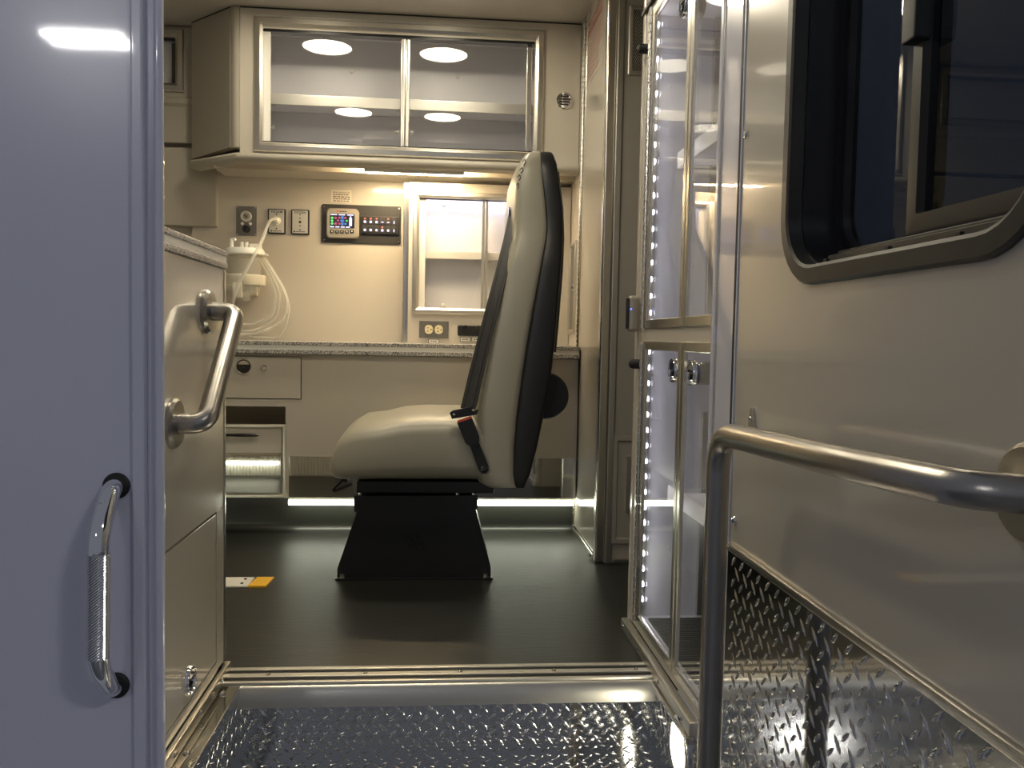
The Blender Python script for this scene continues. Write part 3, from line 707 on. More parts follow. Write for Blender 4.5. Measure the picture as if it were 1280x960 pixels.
# vacuum regulator plate
x0, z1 = wpx(295.5, 257.5); x1, z0 = wpx(321, 295)
rg = thing('vacuum_regulator', 'square steel regulator plate with dial gauge and black knob on the back wall', 'regulator', ((x0+x1)/2, YW, z0))
slab(mw, x0, x1, z0, z1, 0.0003, 0.004, 0, 0.001).build('plate', 'grey_plate', rg)
p = Vector(mw(*wpx(308.3, 271), 0.004))
MB().lathe([(0.020, 0), (0.020, 0.010), (0.018, 0.012), (0.0160, 0.012), (0.0155, 0.010), (0.0002, 0.010)], p, (0, -1, 0), 26).build('gauge', 'white_plate', rg)
g = MB().lathe([(0.0105, 0.0), (0.0105, 0.0005), (0.0002, 0.0005)], p+Vector((0, -0.0101, 0)), (0, -1, 0), 20).build('gauge_face', 'bezel', rg)
MB().tube([p+Vector((-0.007, -0.0112, 0.007)), p+Vector((0.005, -0.0112, -0.005))], 0.0016, 6).build('needle', 'dark_print', g)
for sx in (-1, 1):
    q = p+Vector((0.0145*sx, 0, -0.026)); MB().lathe([(0.0055, 0), (0.0055, 0.004), (0.002, 0.005)], q, (0, -1, 0), 12).build('port', 'lid_plastic', rg)
q = p+Vector((0.001, 0, -0.046)); MB().lathe([(0.0135, 0), (0.0135, 0.012), (0.011, 0.017), (0.0002, 0.018)], q, (0, -1, 0), 22).build('knob', 'black_gloss', rg)
for sx in (x0+0.004, x1-0.004):
    for sz in (z0+0.004, z1-0.004): screw(rg, mw(sx, sz, 0.004), 'Y-', 0.003)
# gas outlets
def outlet(pxs, word, label):
    x0, z1 = wpx(pxs[0], pxs[1]); x1, z0 = wpx(pxs[2], pxs[3])
    t = thing('gas_outlet', label, 'gas outlet', ((x0+x1)/2, YW, z0), None)
    slab(mw, x0, x1, z0, z1, 0.0003, 0.008, 0.004, 0.002).build('surround', 'black', t)
    pl = slab(mw, x0+0.005, x1-0.005, z0+0.005, z1-0.004, 0.008, 0.0095, 0, 0.0004).build('plate', 'white_plate', t)
    cx, cz = (x0+x1)/2, (z0+z1)/2
    text('lettering', word, mw, cx, z1-0.0115, 0.0097, 0.0105, 'dark_print', pl, bold=True)
    slab(mw, x0+0.010, x0+0.016, z0+0.008, z0+0.014, 0.0095, 0.0098, 0.0028).build('maker_mark', 'dark_print', pl)
    slab(mw, x0+0.019, x1-0.014, z0+0.0095, z0+0.0125, 0.0095, 0.0098).build('maker_mark', 'grey_plate', pl)
    return t, pl, cx, cz
t, pl, vx, vz = outlet((335.3, 261, 357.3, 293), 'VACUUM', 'white VACUUM wall outlet with a clear hose plugged in')
for dz in (0.026, -0.027): screw(t, mw(vx, vz+dz, 0.0095), 'Y-', 0.0028, m='dark_print')
MB().lathe([(0.016, 0), (0.016, 0.006), (0.012, 0.009), (0.009, 0.020), (0.005, 0.022), (0.0002, 0.022)], mw(vx, vz+0.003, 0.0095), (0, -1, 0), 22).build('plug', 'lid_plastic', t)
t, pl, ox, oz = outlet((364.3, 262, 386.8, 294), 'OXYGEN', 'white OXYGEN wall outlet with an empty port')
slab(mw, ox-0.016, ox+0.016, oz-0.018, oz+0.018, 0.0095, 0.0105, 0.004, 0.0004).build('port_plate', 'white_plate', t)
MB().lathe([(0.0048, 0), (0.0048, 0.001), (0.0002, 0.001)], mw(ox, oz, 0.0105), (0, -1, 0), 14).build('port', 'black', t)
for dz in (0.028, 0.014, -0.014, -0.028): screw(t, mw(ox, oz+dz, 0.0105 if abs(dz) < 0.02 else 0.0095), 'Y-', 0.0026, m='dark_print')

# suction canister
cx, cz = wpx(306, 345); YC = YW-0.085
cxx = K(306, 345, Y=YC).x
zl = K(306, 311, Y=YC).z; zlb = K(306, 319, Y=YC).z; zr1 = K(306, 344, Y=YC).z; zr0 = K(306, 357, Y=YC).z; zbt = K(306, 375, Y=YC).z
sc = thing('suction_canister', 'clear suction canister with white lid in a cream ring bracket', 'canister', (cxx, YC, zbt))
MB().lathe([(0.050, zbt+0.028), (0.053, zbt+0.03), (0.060, zlb), (0.058, zlb), (0.051, zbt+0.032)], (cxx, YC, 0), (0, 0, 1), 30).build('jar', 'clear_plastic', sc)
ld = MB().lathe([(0.066, zlb-0.002), (0.072, zlb+0.002), (0.071, zlb+0.010), (0.064, zl), (0.0003, zl+0.002)], (cxx, YC, 0), (0, 0, 1), 32).build('lid', 'lid_plastic', sc)
MB().box(cxx+0.052, cxx+0.082, YC-0.012, YC+0.012, zlb, zlb+0.006, 0.002).build('lid_tab', 'lid_plastic', ld)
for dx, r_, h_ in ((-0.042, 0.007, 0.034), (-0.006, 0.007, 0.022), (0.010, 0.007, 0.022)):
    MB().lathe([(r_+0.002, zl-0.002), (r_, zl+0.006), (r_, zl+h_), (r_*0.6, zl+h_)], (cxx+dx, YC-0.02, 0), (0, 0, 1), 14).build('lid_port', 'lid_plastic', ld)
MB().box(cxx-0.040, cxx-0.026, YC-0.026, YC-0.014, zl+0.025, zl+0.036, 0.003).build('lid_port', 'lid_plastic', ld)
MB().box(cxx+0.022, cxx+0.060, YC-0.034, YC+0.01, zl-0.002, zl+0.016, 0.004).build('lid_port', 'lid_plastic', ld)
k = MB().lathe([(0.071, zr0), (0.073, zr0+0.003), (0.074, zr1-0.003), (0.072, zr1), (0.0665, zr1), (0.0655, zr0)], (cxx, YC, 0), (0, 0, 1), 36, cap=False)
# close the ring profile
rg_ = k.build('ring_bracket', 'bracket_plastic', sc)
MB().box(cxx-0.026, cxx+0.006, YC-0.076, YC-0.056, zbt+0.006, zr0+0.006, 0.003).build('clip', 'bracket_plastic', rg_)
MB().box(cxx+0.002, cxx+0.026, YC-0.055, YC-0.02, zbt-0.004, zr0, 0.003).build('valve', 'clear_plastic', sc)
MB().box(cxx-0.03, cxx+0.03, YC+0.065, YW-0.0005, zr0-0.035, zr1, 0.004).build('mount', 'bracket_plastic', rg_)
for i in range(9):
    a = math.radians(200+i*17.5); q = Vector((cxx+0.058*math.cos(a), YC+0.058*math.sin(a), 0))
    MB().box(q.x-0.003, q.x+0.003, q.y-0.003, q.y+0.003, zr0-0.018, zr0+0.001, 0.001).build('rib', 'clear_plastic', rg_)
# hose from the vacuum port down behind the canister, and the coil
hs = thing('vacuum_hose', 'clear hose hanging from the vacuum outlet past the suction canister', 'hose', (cxx, YC, 0.66))
hp = [mw(vx, vz+0.003, 0.031), mw(vx, vz+0.003, 0.05)]
for px, py, dd in ((336, 278, 0.10), (327, 302, 0.16), (312, 330, 0.185), (298, 356, 0.185), (291, 378, 0.17), (287, 400, 0.12), (283, 414, 0.08)):
    hp.append(K(px, py, Y=YW-dd))
MB().tube(smoothpath(hp, 8), 0.0062, 10).build('hose', 'tube_plastic', hs)
cl_ = thing('tubing_coil', 'looped clear suction tubing hanging beside the canister', 'tubing', (cxx+0.1, YW-0.04, 0.66))
for j, pts in enumerate((((328, 318), (342, 340), (355, 362), (361, 385), (356, 410), (346, 426), (332, 428), (316, 424), (302, 416), (290, 404)),
                         ((326, 322), (340, 345), (349, 368), (347, 390), (336, 405), (318, 413), (300, 413), (286, 404)),
                         ((327, 320), (347, 350), (358, 375), (356, 396), (342, 408), (322, 416), (300, 418), (284, 412)),
                         ((324, 326), (338, 350), (345, 372), (340, 392), (326, 402), (308, 406), (292, 402)))):
    pp = [K(a, b, Y=YW-0.05-0.012*(j % 3)) for a, b in pts]
    pp = [q if q.z > 0.6655 else Vector((q.x, q.y, 0.6655)) for q in pp]
    MB().tube(smoothpath(pp, 6), 0.0048, 8).build('tube_loop', 'tube_plastic', cl_)

# duplex outlet + label on the small cabinet front
def spx(px, py): p = K(px, py, Y=YS); return p.x, p.z
x0, z1 = spx(524, 401); x1, z0 = spx(560.5, 423)
do = thing('power_outlet', 'grey steel power outlet plate with two ivory sockets below the glass', 'outlet', ((x0+x1)/2, YS, z0))
slab(ms, x0, x1, z0, z1, 0.0003, 0.004, 0.001, 0.001).build('plate', 'grey_plate', do)
for sx in (-0.0185, 0.0185):
    cx = (x0+x1)/2+sx; cz = (z0+z1)/2
    sk = slab(ms, cx-0.0145, cx+0.0145, cz-0.0165, cz+0.0165, 0.004, 0.007, 0.013, 0.001).build('socket', 'ivory', do)
    for a, b in ((-0.004, 0.006), (-0.004, -0.006)): slab(ms, cx+a-0.0035, cx+a+0.0035, cz+b-0.0011, cz+b+0.0011, 0.007, 0.0073).build('slot', 'black', sk)
    slab(ms, cx+0.006, cx+0.0105, cz-0.0022, cz+0.0022, 0.007, 0.0073, 0.002).build('slot', 'black', sk)
screw(do, ms((x0+x1)/2, (z0+z1)/2, 0.004), 'Y-', 0.0025)
def sticker(a, b, c, d, lab, word):
    x0, z1 = spx(a, b); x1, z0 = spx(c, d)
    t = thing('label_sticker', lab, 'label', ((x0+x1)/2, YS, z0))
    slab(ms, x0, x1, z0, z1, 0.0003, 0.0015, 0.001).build('backing', 'black', t)
    slab(ms, x0+0.0018, x1-0.0018, z0+0.0015, z1-0.0015, 0.0015, 0.0019).build('sheet', 'lid_plastic', t)
    for i in range(3):
        u0 = x0+(x1-x0)*(0.22+0.2*i); slab(ms, u0, u0+(x1-x0)*0.14, (z0+z1)/2-0.0018, (z0+z1)/2+0.0018, 0.0019, 0.0021).build('print_word', 'dark_print', t)
sticker(535.5, 423.8, 549, 429.5, 'tiny white label strip under the ivory sockets', '')
x0, z1 = spx(572, 406.5); x1, z0 = spx(606, 420.5)
ps = thing('charging_socket', 'black twin charging socket with round caps beside the seat back', 'outlet', ((x0+x1)/2, YS, z0))
slab(ms, x0, x1, z0, z1, 0.0003, 0.010, 0.006, 0.003).build('housing', 'black', ps)
for sx in (0.28, 0.74): MB().lathe([(0.011, 0), (0.011, 0.006), (0.009, 0.008), (0.0002, 0.008)], ms(x0+(x1-x0)*sx, z1-0.010, 0.010), (0, -1, 0), 18).build('cap', 'black_gloss', ps)
sticker(575, 421, 588, 427.3, 'left white label strip under the black charging socket', '')
sticker(589.5, 421, 602.5, 427.3, 'right white label strip under the black charging socket', '')

# ================================================================== CEILING LIGHTS
grp = 'round dome lights in the ceiling'
DL = ('round dome light in the ceiling just left of the seat by the overhead cabinet', 'round dome light in the ceiling above the seat cushion', 'round dome light in the ceiling above the entry cabinet', 'round dome light in the ceiling just inside the doorway')
for i, (lx, ly) in enumerate(((-0.452, 2.655), (-0.004, 2.655), (-0.455, 1.64), (-0.006, 1.64))):
    t = thing('dome_light_offscreen', DL[i], 'light', (lx, ly, ZC-0.012), grp)
    MB().lathe([(0.108, 0), (0.108, 0.003), (0.102, 0.008), (0.094, 0.010), (0.092, 0.006), (0.092, 0)], (lx, ly, ZC-0.0005), (0, 0, -1), 36).build('trim_ring', 'white_bar', t)
    MB().lathe([(0.0915, 0.001), (0.0915, 0.007), (0.06, 0.010), (0.0003, 0.011)], (lx, ly, ZC-0.0005), (0, 0, -1), 36).build('lens_offscreen', 'ceil_light', t)

# ================================================================== FLOOR TRACK
ft = thing('floor_track', 'pale metal floor track with a yellow end cap', 'floor track', (-0.6, 2.30, 0))
ya, yb = 2.268, 2.352; xe = -0.475
MB().box(-1.1, xe-0.030, ya, yb, 0.0002, 0.005, 0.0015).build('track', 'white_bar', ft)
k = MB(); k.loops([[Vector((x, y, z)) for x, y in ((xe-0.030, ya), (xe+0.018, ya), (xe+0.004+0.020, yb), (xe-0.022, yb))] for z in (0.0002, 0.0052)])
k.build('end_cap', 'yellow', ft)
for yy in (2.29, 2.33): screw(ft, (xe-0.05, yy, 0.005), 'Z+', 0.004, m='dark_print')

# ================================================================== LEFT CABINET (beside the doorway)
lc = thing('entry_cabinet', 'pale laminate cabinet with a grab bar left of the doorway', 'cabinet', (-0.7, 1.5, 0))
box('body', 'side_laminate', -1.5, XL-0.022, 1.30, 1.682, 0.100, 0.803, 0, lc)
ml = plane_map('X+', XL-0.003)
slab(ml, 1.30, 1.682, 0.340, 0.803, -0.016, 0.003, 0, 0.0006).build('upper_panel', 'side_laminate', lc)
slab(ml, 1.30, 1.622, 0.050, 0.3355, -0.016, 0.0028, 0, 0.0006).build('door', 'side_laminate', lc)
slab(ml, 1.6265, 1.682, 0.030, 0.3395, -0.016, 0.003, 0, 0.0006).build('stile', 'side_laminate', lc)
slab(ml, 1.30, 1.6265, 0.0265, 0.0465, -0.016, 0.003, 0, 0.0006).build('bottom_rail', 'side_laminate', lc)
box('plinth', 'black', -1.5, XL-0.004, 1.33, 1.66, 0.0, 0.098, 0, lc)
MB().box(XL-0.012, XL+0.002, 1.674, 1.690, 0.0, 0.803, 0.004).build('corner_trim', 'alu', lc)
round_latch(lc, (XL, 1.448, 0.086), 'X+', 0.026)
# ribbed kick on the far side, with its own light bar
k = MB(); pts = []
n = 60; X0, X1 = -1.40, -0.50
for i in range(n):
    u = X0+(X1-X0)*i/n; d = (X1-X0)/n
    pts += [(u, 1.668), (u, 1.692), (u+d*0.45, 1.692), (u+d*0.45, 1.668)]
pts += [(X1, 1.668), (X1, 1.662), (X0, 1.662)]
k.prism(pts, 'Z', 0.003, 0.098); k.build('ribbed_kick', 'white_bar', lc)
tb = thing('toe_light_offscreen', 'light bar low on the far side of the entry cabinet', 'light', (-1.0, 1.70, 0.052))
MB().box(-1.40, -0.755, 1.716, 1.724, 0.064, 0.076, 0.003).build('diffuser_offscreen', 'toe_led', tb)
MB().box(-1.40, -0.755, 1.6925, 1.718, 0.0765, 0.0795, 0.001).build('housing', 'alu_soft', tb)
counter('entry_countertop', 'short speckled countertop with a pale edge band on the entry cabinet', -1.5, XL+0.004, 1.30, 1.692, 0.839, 0.035, None)
# grab bar on the cabinet
gb = thing('grab_bar', 'brushed steel slanted grab bar on the side of the entry cabinet', 'grab bar', (XL, 1.45, 0.50))
A = Vector((XL, 1.556, 0.718)); B = Vector((XL, 1.362, 0.536)); so = Vector((0.052, 0, 0))
MB().tube(fillet([A+Vector((0.004, 0, 0)), A+so, B+so, B+Vector((0.004, 0, 0))], 0.045, 10), 0.0165, 20).build('bar', 'steel', gb)
for q in (A, B): MB().lathe([(0.040, 0.0002), (0.040, 0.005), (0.036, 0.010), (0.020, 0.012), (0.0002, 0.012)], q, (1, 0, 0), 32).build('flange', 'steel', gb)

# exterior handle
eh = thing('grab_bar', 'chrome grab handle with knurled grip on the pale outer wall', 'handle', (-0.47, 1.25, 0.16))
A = Vector((K(146, 607, Y=1.25).x, 1.25, K(146, 607, Y=1.25).z)); B = Vector((A.x-0.002, 1.25, K(145, 856, Y=1.25).z)); so = Vector((0, -0.066, 0))
full = fillet([A, A+so*0.35+Vector((0, 0, -0.004)), A+so+Vector((0, 0, -0.055)), B+so+Vector((0, 0, 0.055)), B+so*0.35+Vector((0, 0, 0.004)), B], 0.03, 8)
MB().tube(full, 0.0135, 22).build('bar', 'chrome', eh)
g0, g1 = A+so+Vector((0, 0, -0.083)), B+so+Vector((0, 0, 0.066))
# knurled grip: fine crossed ridges as geometry
k = MB(); n = 34; L = (g0-g1).length; m_ = 74; rings = []
for j in range(m_+1):
    c = g1+(g0-g1)*(j/m_); ring = []
    for i in range(n):
        a = 2*math.pi*i/n; r = 0.0137 + (0.0011 if (i+j) % 2 else 0.0)
        ring.append(c+Vector((math.cos(a)*r, math.sin(a)*r, 0)))
    rings.append(ring)
k.loops(rings); k.build('knurled_grip', 'knurl', eh, smooth=False)
for q in (A, B): MB().lathe([(0.019, 0.0002), (0.019, 0.003), (0.0165, 0.005), (0.0135, 0.005)], q, (0, -1, 0), 24).build('gasket', 'rubber', eh)
q = A+so*0.5+Vector((-0.002, -0.0155, -0.014)); MB().lathe([(0.004, -0.003), (0.004, 0.0015), (0.0002, 0.002)], q, (0, -1, 0.1), 12).build('set_screw', 'chrome', eh)

# ================================================================== RIGHT GLASS CABINET
gc = thing('glass_cabinet', 'tall cabinet with framed glass doors and lit white interior beside the entry', 'cabinet', (0.65, 1.65, 0))
mr = plane_map('X-', XR)
Y0, Y1 = 1.30, 1.926
yl, ym, yr = 1.842, 1.548, 1.353
uZ0, uZ1, lZ0, lZ1 = 0.708, 1.405, 0.045, 0.680
def dz_(a, b): return (a, b)
holes = [(1.29, yl-0.003, uZ0+0.004, uZ1-0.004), (1.29, yl-0.003, lZ0+0.004, lZ1-0.004)]
holed(mr, 1.378, Y1, 0.026, 1.42, [(1.3785, h[1], h[2], h[3]) for h in holes], -0.004, 0).build('face_frame', 'laminate', gc)
MB().box(XR-0.004, XR+0.016, 1.912, 1.934, 0.0, ZC, 0.005).build('corner_trim', 'cream_panel', gc)
box('header', 'laminate', XR+0.002, XR+0.03, 1.378, 1.911, 1.428, ZC-0.001, 0, gc)
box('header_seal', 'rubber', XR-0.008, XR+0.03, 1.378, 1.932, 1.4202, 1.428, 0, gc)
# liner box
k = MB()
for a, b in ((uZ0, uZ1), (lZ0, lZ1)):
    pass
def liner(z0, z1):
    k = MB(); k.box(0.80, 0.81, 1.37, 1.893, z0-0.01, z1+0.01); k.box(XR+0.021, 0.80, 1.885, 1.893, z0-0.01, z1+0.01); k.box(XR+0.021, 0.80, 1.373, 1.381, z0-0.01, z1+0.01)
    k.box(XR+0.021, 0.80, 1.381, 1.885, z1+0.002, z1+0.01); k.box(XR+0.021, 0.80, 1.381, 1.885, z0-0.01, z0-0.002)
    return k.build('liner', 'white_liner', gc)
liner(uZ0, uZ1); liner(lZ0, lZ1)
box('end_side', 'laminate', XR+0.016, 0.83, 1.905, 1.93, 0.0, ZC-0.001, 0, gc)
led0 = MB().box(0, 0.010, 0, 0.009, 0, 0.011, 0.003).build('led', 'led')
led_me = led0.data; bpy.data.objects.remove(led0)
def glass_doors(z0, z1, latch_z, latches):
    for nm, a, b in (('far', ym+0.002, yl), ('near', yr, ym-0.002)):
        pf = [(0, 0.0003), (0, 0.003), (0.0015, 0.0042), (0.017, 0.0045), (0.019, 0.003), (0.020, -0.003), (0.014, -0.004), (0.014, 0.0003)]
        d = frame(mr, a, b, z0, z1, [(i_*1.0, h_) for i_, h_ in pf]).build('glass_door', 'alu', gc)
        box('pane', 'pane_glass', XR-0.001, XR+0.003, a+0.015, b-0.015, z0+0.015, z1-0.015, 0, d)
        if nm in latches:
            ly = (a+0.048) if nm == 'far' else (b-0.070)
            q = Vector((XR-0.002, ly, latch_z)); round_latch(d, q, 'X-', 0.024)
            MB().lathe([(0.021, 0.006), (0.021, 0.035), (0.012, 0.036)], q, (1, 0, 0), 20).build('latch_body', 'bezel', d)
        if nm == 'far':
            prof = []; z = z0
            while z < z1-0.01:
                prof += [(0.0052, z), (0.0052, z+0.0135), (0.0030, z+0.0140), (0.0030, z+0.0175)]; z += 0.018
            MB().lathe(prof, (XR-0.006, b+0.006, 0), (0, 0, 1), 8).build('piano_hinge', 'alu', d)
glass_doors(uZ0, uZ1, 1.318, ('far', 'near')); glass_doors(lZ0, lZ1, 0.624, ('far', 'near'))
def led_strip(z0, z1, n, lab):
    t = thing('led_strip', lab, 'light', (XR+0.03, 1.838, z0))
    MB().box(XR+0.0045, XR+0.020, 1.8705, 1.884, z0, z1, 0.001).build('carrier', 'alu_soft', t)
    for i in range(n):
        z = z0+(z1-z0)*(i+0.5)/n
        o = bpy.data.objects.new('led', led_me); _link(o, Vector((XR+0.013, 1.866, z)), t)
led_strip(uZ0+0.012, uZ1-0.012, 18, 'column of bright white light dots behind the upper glass doors')
led_strip(lZ0+0.02, lZ1-0.012, 17, 'column of bright white light dots behind the lower glass doors')
for z0, z1 in ((uZ0, uZ1), (lZ0+0.002, 0.52)):
    MB().box(0.775, 0.7995, 1.66, 1.69, z0, z1, 0.002).build('shelf_rail', 'alu', gc)
    MB().box(0.60, 0.63, 1.868, 1.8845, z0, z1, 0.002).build('shelf_rail', 'alu', gc)
for z_ in (K(832, 214, X=0.52).z, K(826, 612, X=0.52).z):
    s_ = box('shelf', 'white_liner', 0.53, 0.798, 1.383, 1.843, z_-0.006, z_+0.006, 0.001, gc)
    MB().box(0.520, 0.5295, 1.383, 1.86, z_-0.014, z_+0.022, 0.002).build('shelf_lip', 'white_bar', s_)
k = MB(); pts = []
for i in range(40):
    u = 1.386+i*0.0118; pts += [(u, lZ0-0.001), (u, lZ0+0.004), (u+0.006, lZ0+0.004), (u+0.006, lZ0-0.001)]
pts += [(1.386+40*0.0118, lZ0-0.001), (1.386+40*0.0118, lZ0-0.0018), (1.386, lZ0-0.0018)]
k.prism(pts, 'X', 0.482, 0.795); k.build('ribbed_mat', 'bronze', gc)
# door bumpers and the status unit
for z_, nm in ((0.627, 'lower'), (1.335, 'upper')):
    b_ = MB().lathe([(0.011, 0), (0.011, 0.014), (0.009, 0.021), (0.004, 0.024), (0.0002, 0.0245)], (XR-0.0005, 1.893, z_), (-1, 0, 0), 20).build('door_bumper', 'rubber')
    tag(b_, 'black rubber bumper on the corner beside the %s glass doors' % nm, 'bumper')
su = thing('sensor_unit', 'small grey rounded sensor with a blue dot between the glass doors', 'sensor', (XR-0.015, 1.89, 0.70))
zb_, zt_ = K(800, 415, X=XR).z, K(800, 370, X=XR).z
MB().box(XR-0.030, XR-0.0045, 1.880, 1.908, zb_, zt_, 0.009, 4).build('housing', 'bezel', su)
MB().box(XR-0.033, XR-0.0295, 1.883, 1.905, zb_+0.006, zt_-0.006, 0.0015).build('cover', 'black_gloss', su)
MB().lathe([(0.002, 0), (0.0015, 0.001), (0.0002, 0.0011)], (XR-0.026, 1.8795, (zb_+zt_)/2+0.01), (0, -1, 0), 8).build('indicator', 'e_dotblue', su)
# step light
sl = thing('step_light', 'round glowing step light in the treadplate side of the step well', 'light', (XWR, 1.435, -0.095))
MB().lathe([(0.058, 0), (0.058, 0.003), (0.054, 0.007), (0.049, 0.008), (0.047, 0.005), (0.047, 0)], (XWR-0.0003, 1.435, -0.047), (-1, 0, 0), 32).build('rim', 'chrome', sl)
MB().lathe([(0.0465, 0.001), (0.0465, 0.006), (0.03, 0.011), (0.0003, 0.013)], (XWR-0.0003, 1.435, -0.047), (-1, 0, 0), 32).build('lens', 'step_light', sl)

# ================================================================== ENTRY DOOR (open, at right)
XD, XD2 = 0.450, 0.530
DY0, DY1, DZ0, DZ1 = 0.36, 1.249, -0.55, 1.72
dr = sroot('door_1', (XD, 0.8, DZ0))
md = plane_map('X-', XD)
wY0, wY1, wZ0, wZ1, wR = 0.575, 1.083, 0.752, 1.56, 0.095
# skin with rounded window cut-out: outer rectangle bridged to the rounded hole
def door_skin():
    k = MB(); bm = k.bm
    hole = rrect(wY0+0.012, wY1-0.012, wZ0+0.012, wZ1-0.012, wR-0.01, 8); nh = len(hole)
    cu, cv = (wY0+wY1)/2, (wZ0+wZ1)/2
    per = nh//4
    outer = []
    for i, (u, v) in enumerate(hole):
        q = i//per; t = (i % per)/(per-1)
        # each corner arc fans to its own outer corner; split half to each side
        if q == 0: o = (DY1, DZ0+0) if True else None
        corner = [(DY1, DZ0), (DY1, DZ1), (DY0, DZ1), (DY0, DZ0)][q]
        nxt = {0: ((u, DZ0), (DY1, v)), 1: ((DY1, v), (u, DZ1)), 2: ((u, DZ1), (DY0, v)), 3: ((DY0, v), (u, DZ0))}[q]
        mid = (per-1)/2; j = i % per
        outer.append(nxt[0] if j < mid else (corner if j == mid else nxt[1]))
    def ring(pts, x): return [Vector((x, u, v)) for u, v in pts]
    k.loops([ring(outer, XD), ring(hole, XD), ring(hole, XD2), ring(outer, XD2)], closed=False)
    return k
door_skin().build('skin', 'door_skin', dr, sharp=25)
# window: flange, deep black reveal, sliding frames and tinted panes
wn = frame(md, wY0, wY1, wZ0, wZ1, [(0, 0.0003), (0, 0.004), (0.003, 0.007), (0.020, 0.008), (0.024, 0.006), (0.024, -0.012), (0.0135, -0.012), (0.0135, 0.0003)], wR, n=8).build('window_frame', 'bronze', dr, sharp=18, label='dark rounded window frame')
frame(md, wY0, wY1, wZ0, wZ1, [(0.0125, -0.0125), (0.026, -0.0125), (0.027, -0.050), (0.036, -0.052), (0.036, -0.072), (0.0125, -0.072)], wR, n=8).build('reveal', 'black', wn)
ymu = K(1161, 300, X=XD+0.062).y
frame(md, ymu-0.012, wY1-0.037, wZ0+0.037, wZ1-0.037, [(0, -0.070), (0, -0.058), (0.010, -0.056), (0.012, -0.070)], 0.058, n=8).build('sash', 'black', wn)
frame(md, wY0+0.037, ymu+0.010, wZ0+0.045, wZ1-0.037, [(0, -0.056), (0, -0.042), (0.003, -0.040), (0.020, -0.040), (0.022, -0.056)], 0.006, n=3).build('sash', 'bronze', wn)
box('pane', 'tint_glass', XD+0.0645, XD+0.067, ymu-0.010, wY1-0.045, wZ0+0.045, wZ1-0.045, 0, wn)
box('pane', 'tint_glass', XD+0.049, XD+0.0515, wY0+0.050, ymu-0.004, wZ0+0.058, wZ1-0.05, 0, wn)
box('slide_track', 'bronze', XD+0.030, XD+0.050, wY0+0.09, wY1-0.09, wZ0+0.0275, wZ0+0.042, 0.002, wn)
box('slide_track', 'bronze', XD+0.018, XD+0.024, wY0+0.09, wY1-0.09, wZ0+0.0265, wZ0+0.036, 0.001, wn)
for yy in (0.98, 0.84, 0.72): MB().box(XD+0.008, XD+0.013, yy-0.004, yy+0.004, wZ0+0.024, wZ0+0.031, 0.001).build('weep_clip', 'rubber', wn)
p = K(1147, 30, X=XD+0.036)
MB().box(XD+0.026, XD+0.046, p.y-0.012, p.y+0.014, K(1147, 52, X=XD+0.036).z, K(1147, 52, X=XD+0.036).z+0.10, 0.003).build('sash_latch', 'black', wn)
# tread plate on the lower half with its top trim
PZ = 0.363
tp = box('tread_plate', 'plate', XD-0.003, XD-0.0003, DY0+0.01, DY1-0.001, DZ0+0.01, PZ, 0, dr)
lugs(plane_map('X-', XD-0.003), 0.46, DY1-0.001, -0.45, PZ-0.004).build('tread_relief', 'lug', tp, kind='stuff')
MB().box(XD-0.008, XD-0.0004, DY0+0.01, DY1-0.001, PZ, PZ+0.011, 0.002).build('top_trim', 'alu', tp)
MB().box(XD-0.0025, XD+0.03, DY1-0.0005, DY1+0.006, DZ0, DZ1, 0.002).build('hinge_edge', 'paint_trim', dr)
for py, px in ((168, 934), (650, 919)): screw(dr, K(px, py, X=XD), 'X-', 0.0065, m='chrome')
# grab rail
rail_ = thing('grab_rail', 'long bent brushed steel grab rail on the inside of the open entry door', 'grab bar', (XD, 0.85, -0.3))
pts = [Vector((XD-0.004, 0.592, 0.570)), Vector((XD-0.045, 0.606, 0.571)), Vector((0.375, 0.73, 0.571)), Vector((0.372, 1.087, 0.560)), Vector((0.372, 1.087, 0.1)), Vector((0.372, 1.087, -0.36)), Vector((XD-0.004, 1.087, -0.42))]
a = fillet(pts, 0.055, 10)
MB().tube(a, 0.0155, 22).build('rail', 'steel', rail_)
for q in ((0.592, 0.570), (1.087, -0.42)):
    MB().lathe([(0.040, 0.0035 if q[1] < 0 else 0.0002), (0.040, 0.006), (0.036, 0.010), (0.018, 0.011), (0.0002, 0.011)], (XD, q[0], q[1]), (-1, 0, 0), 36).build('flange', 'steel', rail_)
tri = thing('bracket_plate', 'small pointed steel bracket plate on the door behind the rail bend', 'bracket', (XD, 1.165, 0.53))
k = MB(); c = K(942, 522, X=XD); 
k.prism([(c.y-0.022, c.z-0.040), (c.y+0.022, c.z-0.040), (c.y+0.004, c.z+0.012), (c.y, c.z+0.015), (c.y-0.004, c.z+0.012)], 'X', XD-0.004, XD-0.0003); k.build('plate', 'alu_soft', tri)
screw(tri, (XD-0.004, c.y, c.z-0.002), 'X-', 0.004)

# ================================================================== CAPTAIN'S CHAIR
YC0 = 2.50
ch = thing('attendant_seat', 'beige vinyl attendant seat with black back shell on a black pedestal', 'chair', (-0.06, YC0, 0))
def sring(c, a, b, ax, ay, n=28, e=3.2):
    """superellipse ring, half sizes a,b along vectors ax, ay"""
    out = []
    for i in range(n):
        t = 2*math.pi*i/n; ct, st_ = math.cos(t), math.sin(t)
        out.append(c + ax*(a*math.copysign(abs(ct)**(2/e), ct)) + ay*(b*math.copysign(abs(st_)**(2/e), st_)))
    return out
VX, VY, VZ = Vector((1, 0, 0)), Vector((0, 1, 0)), Vector((0, 0, 1))
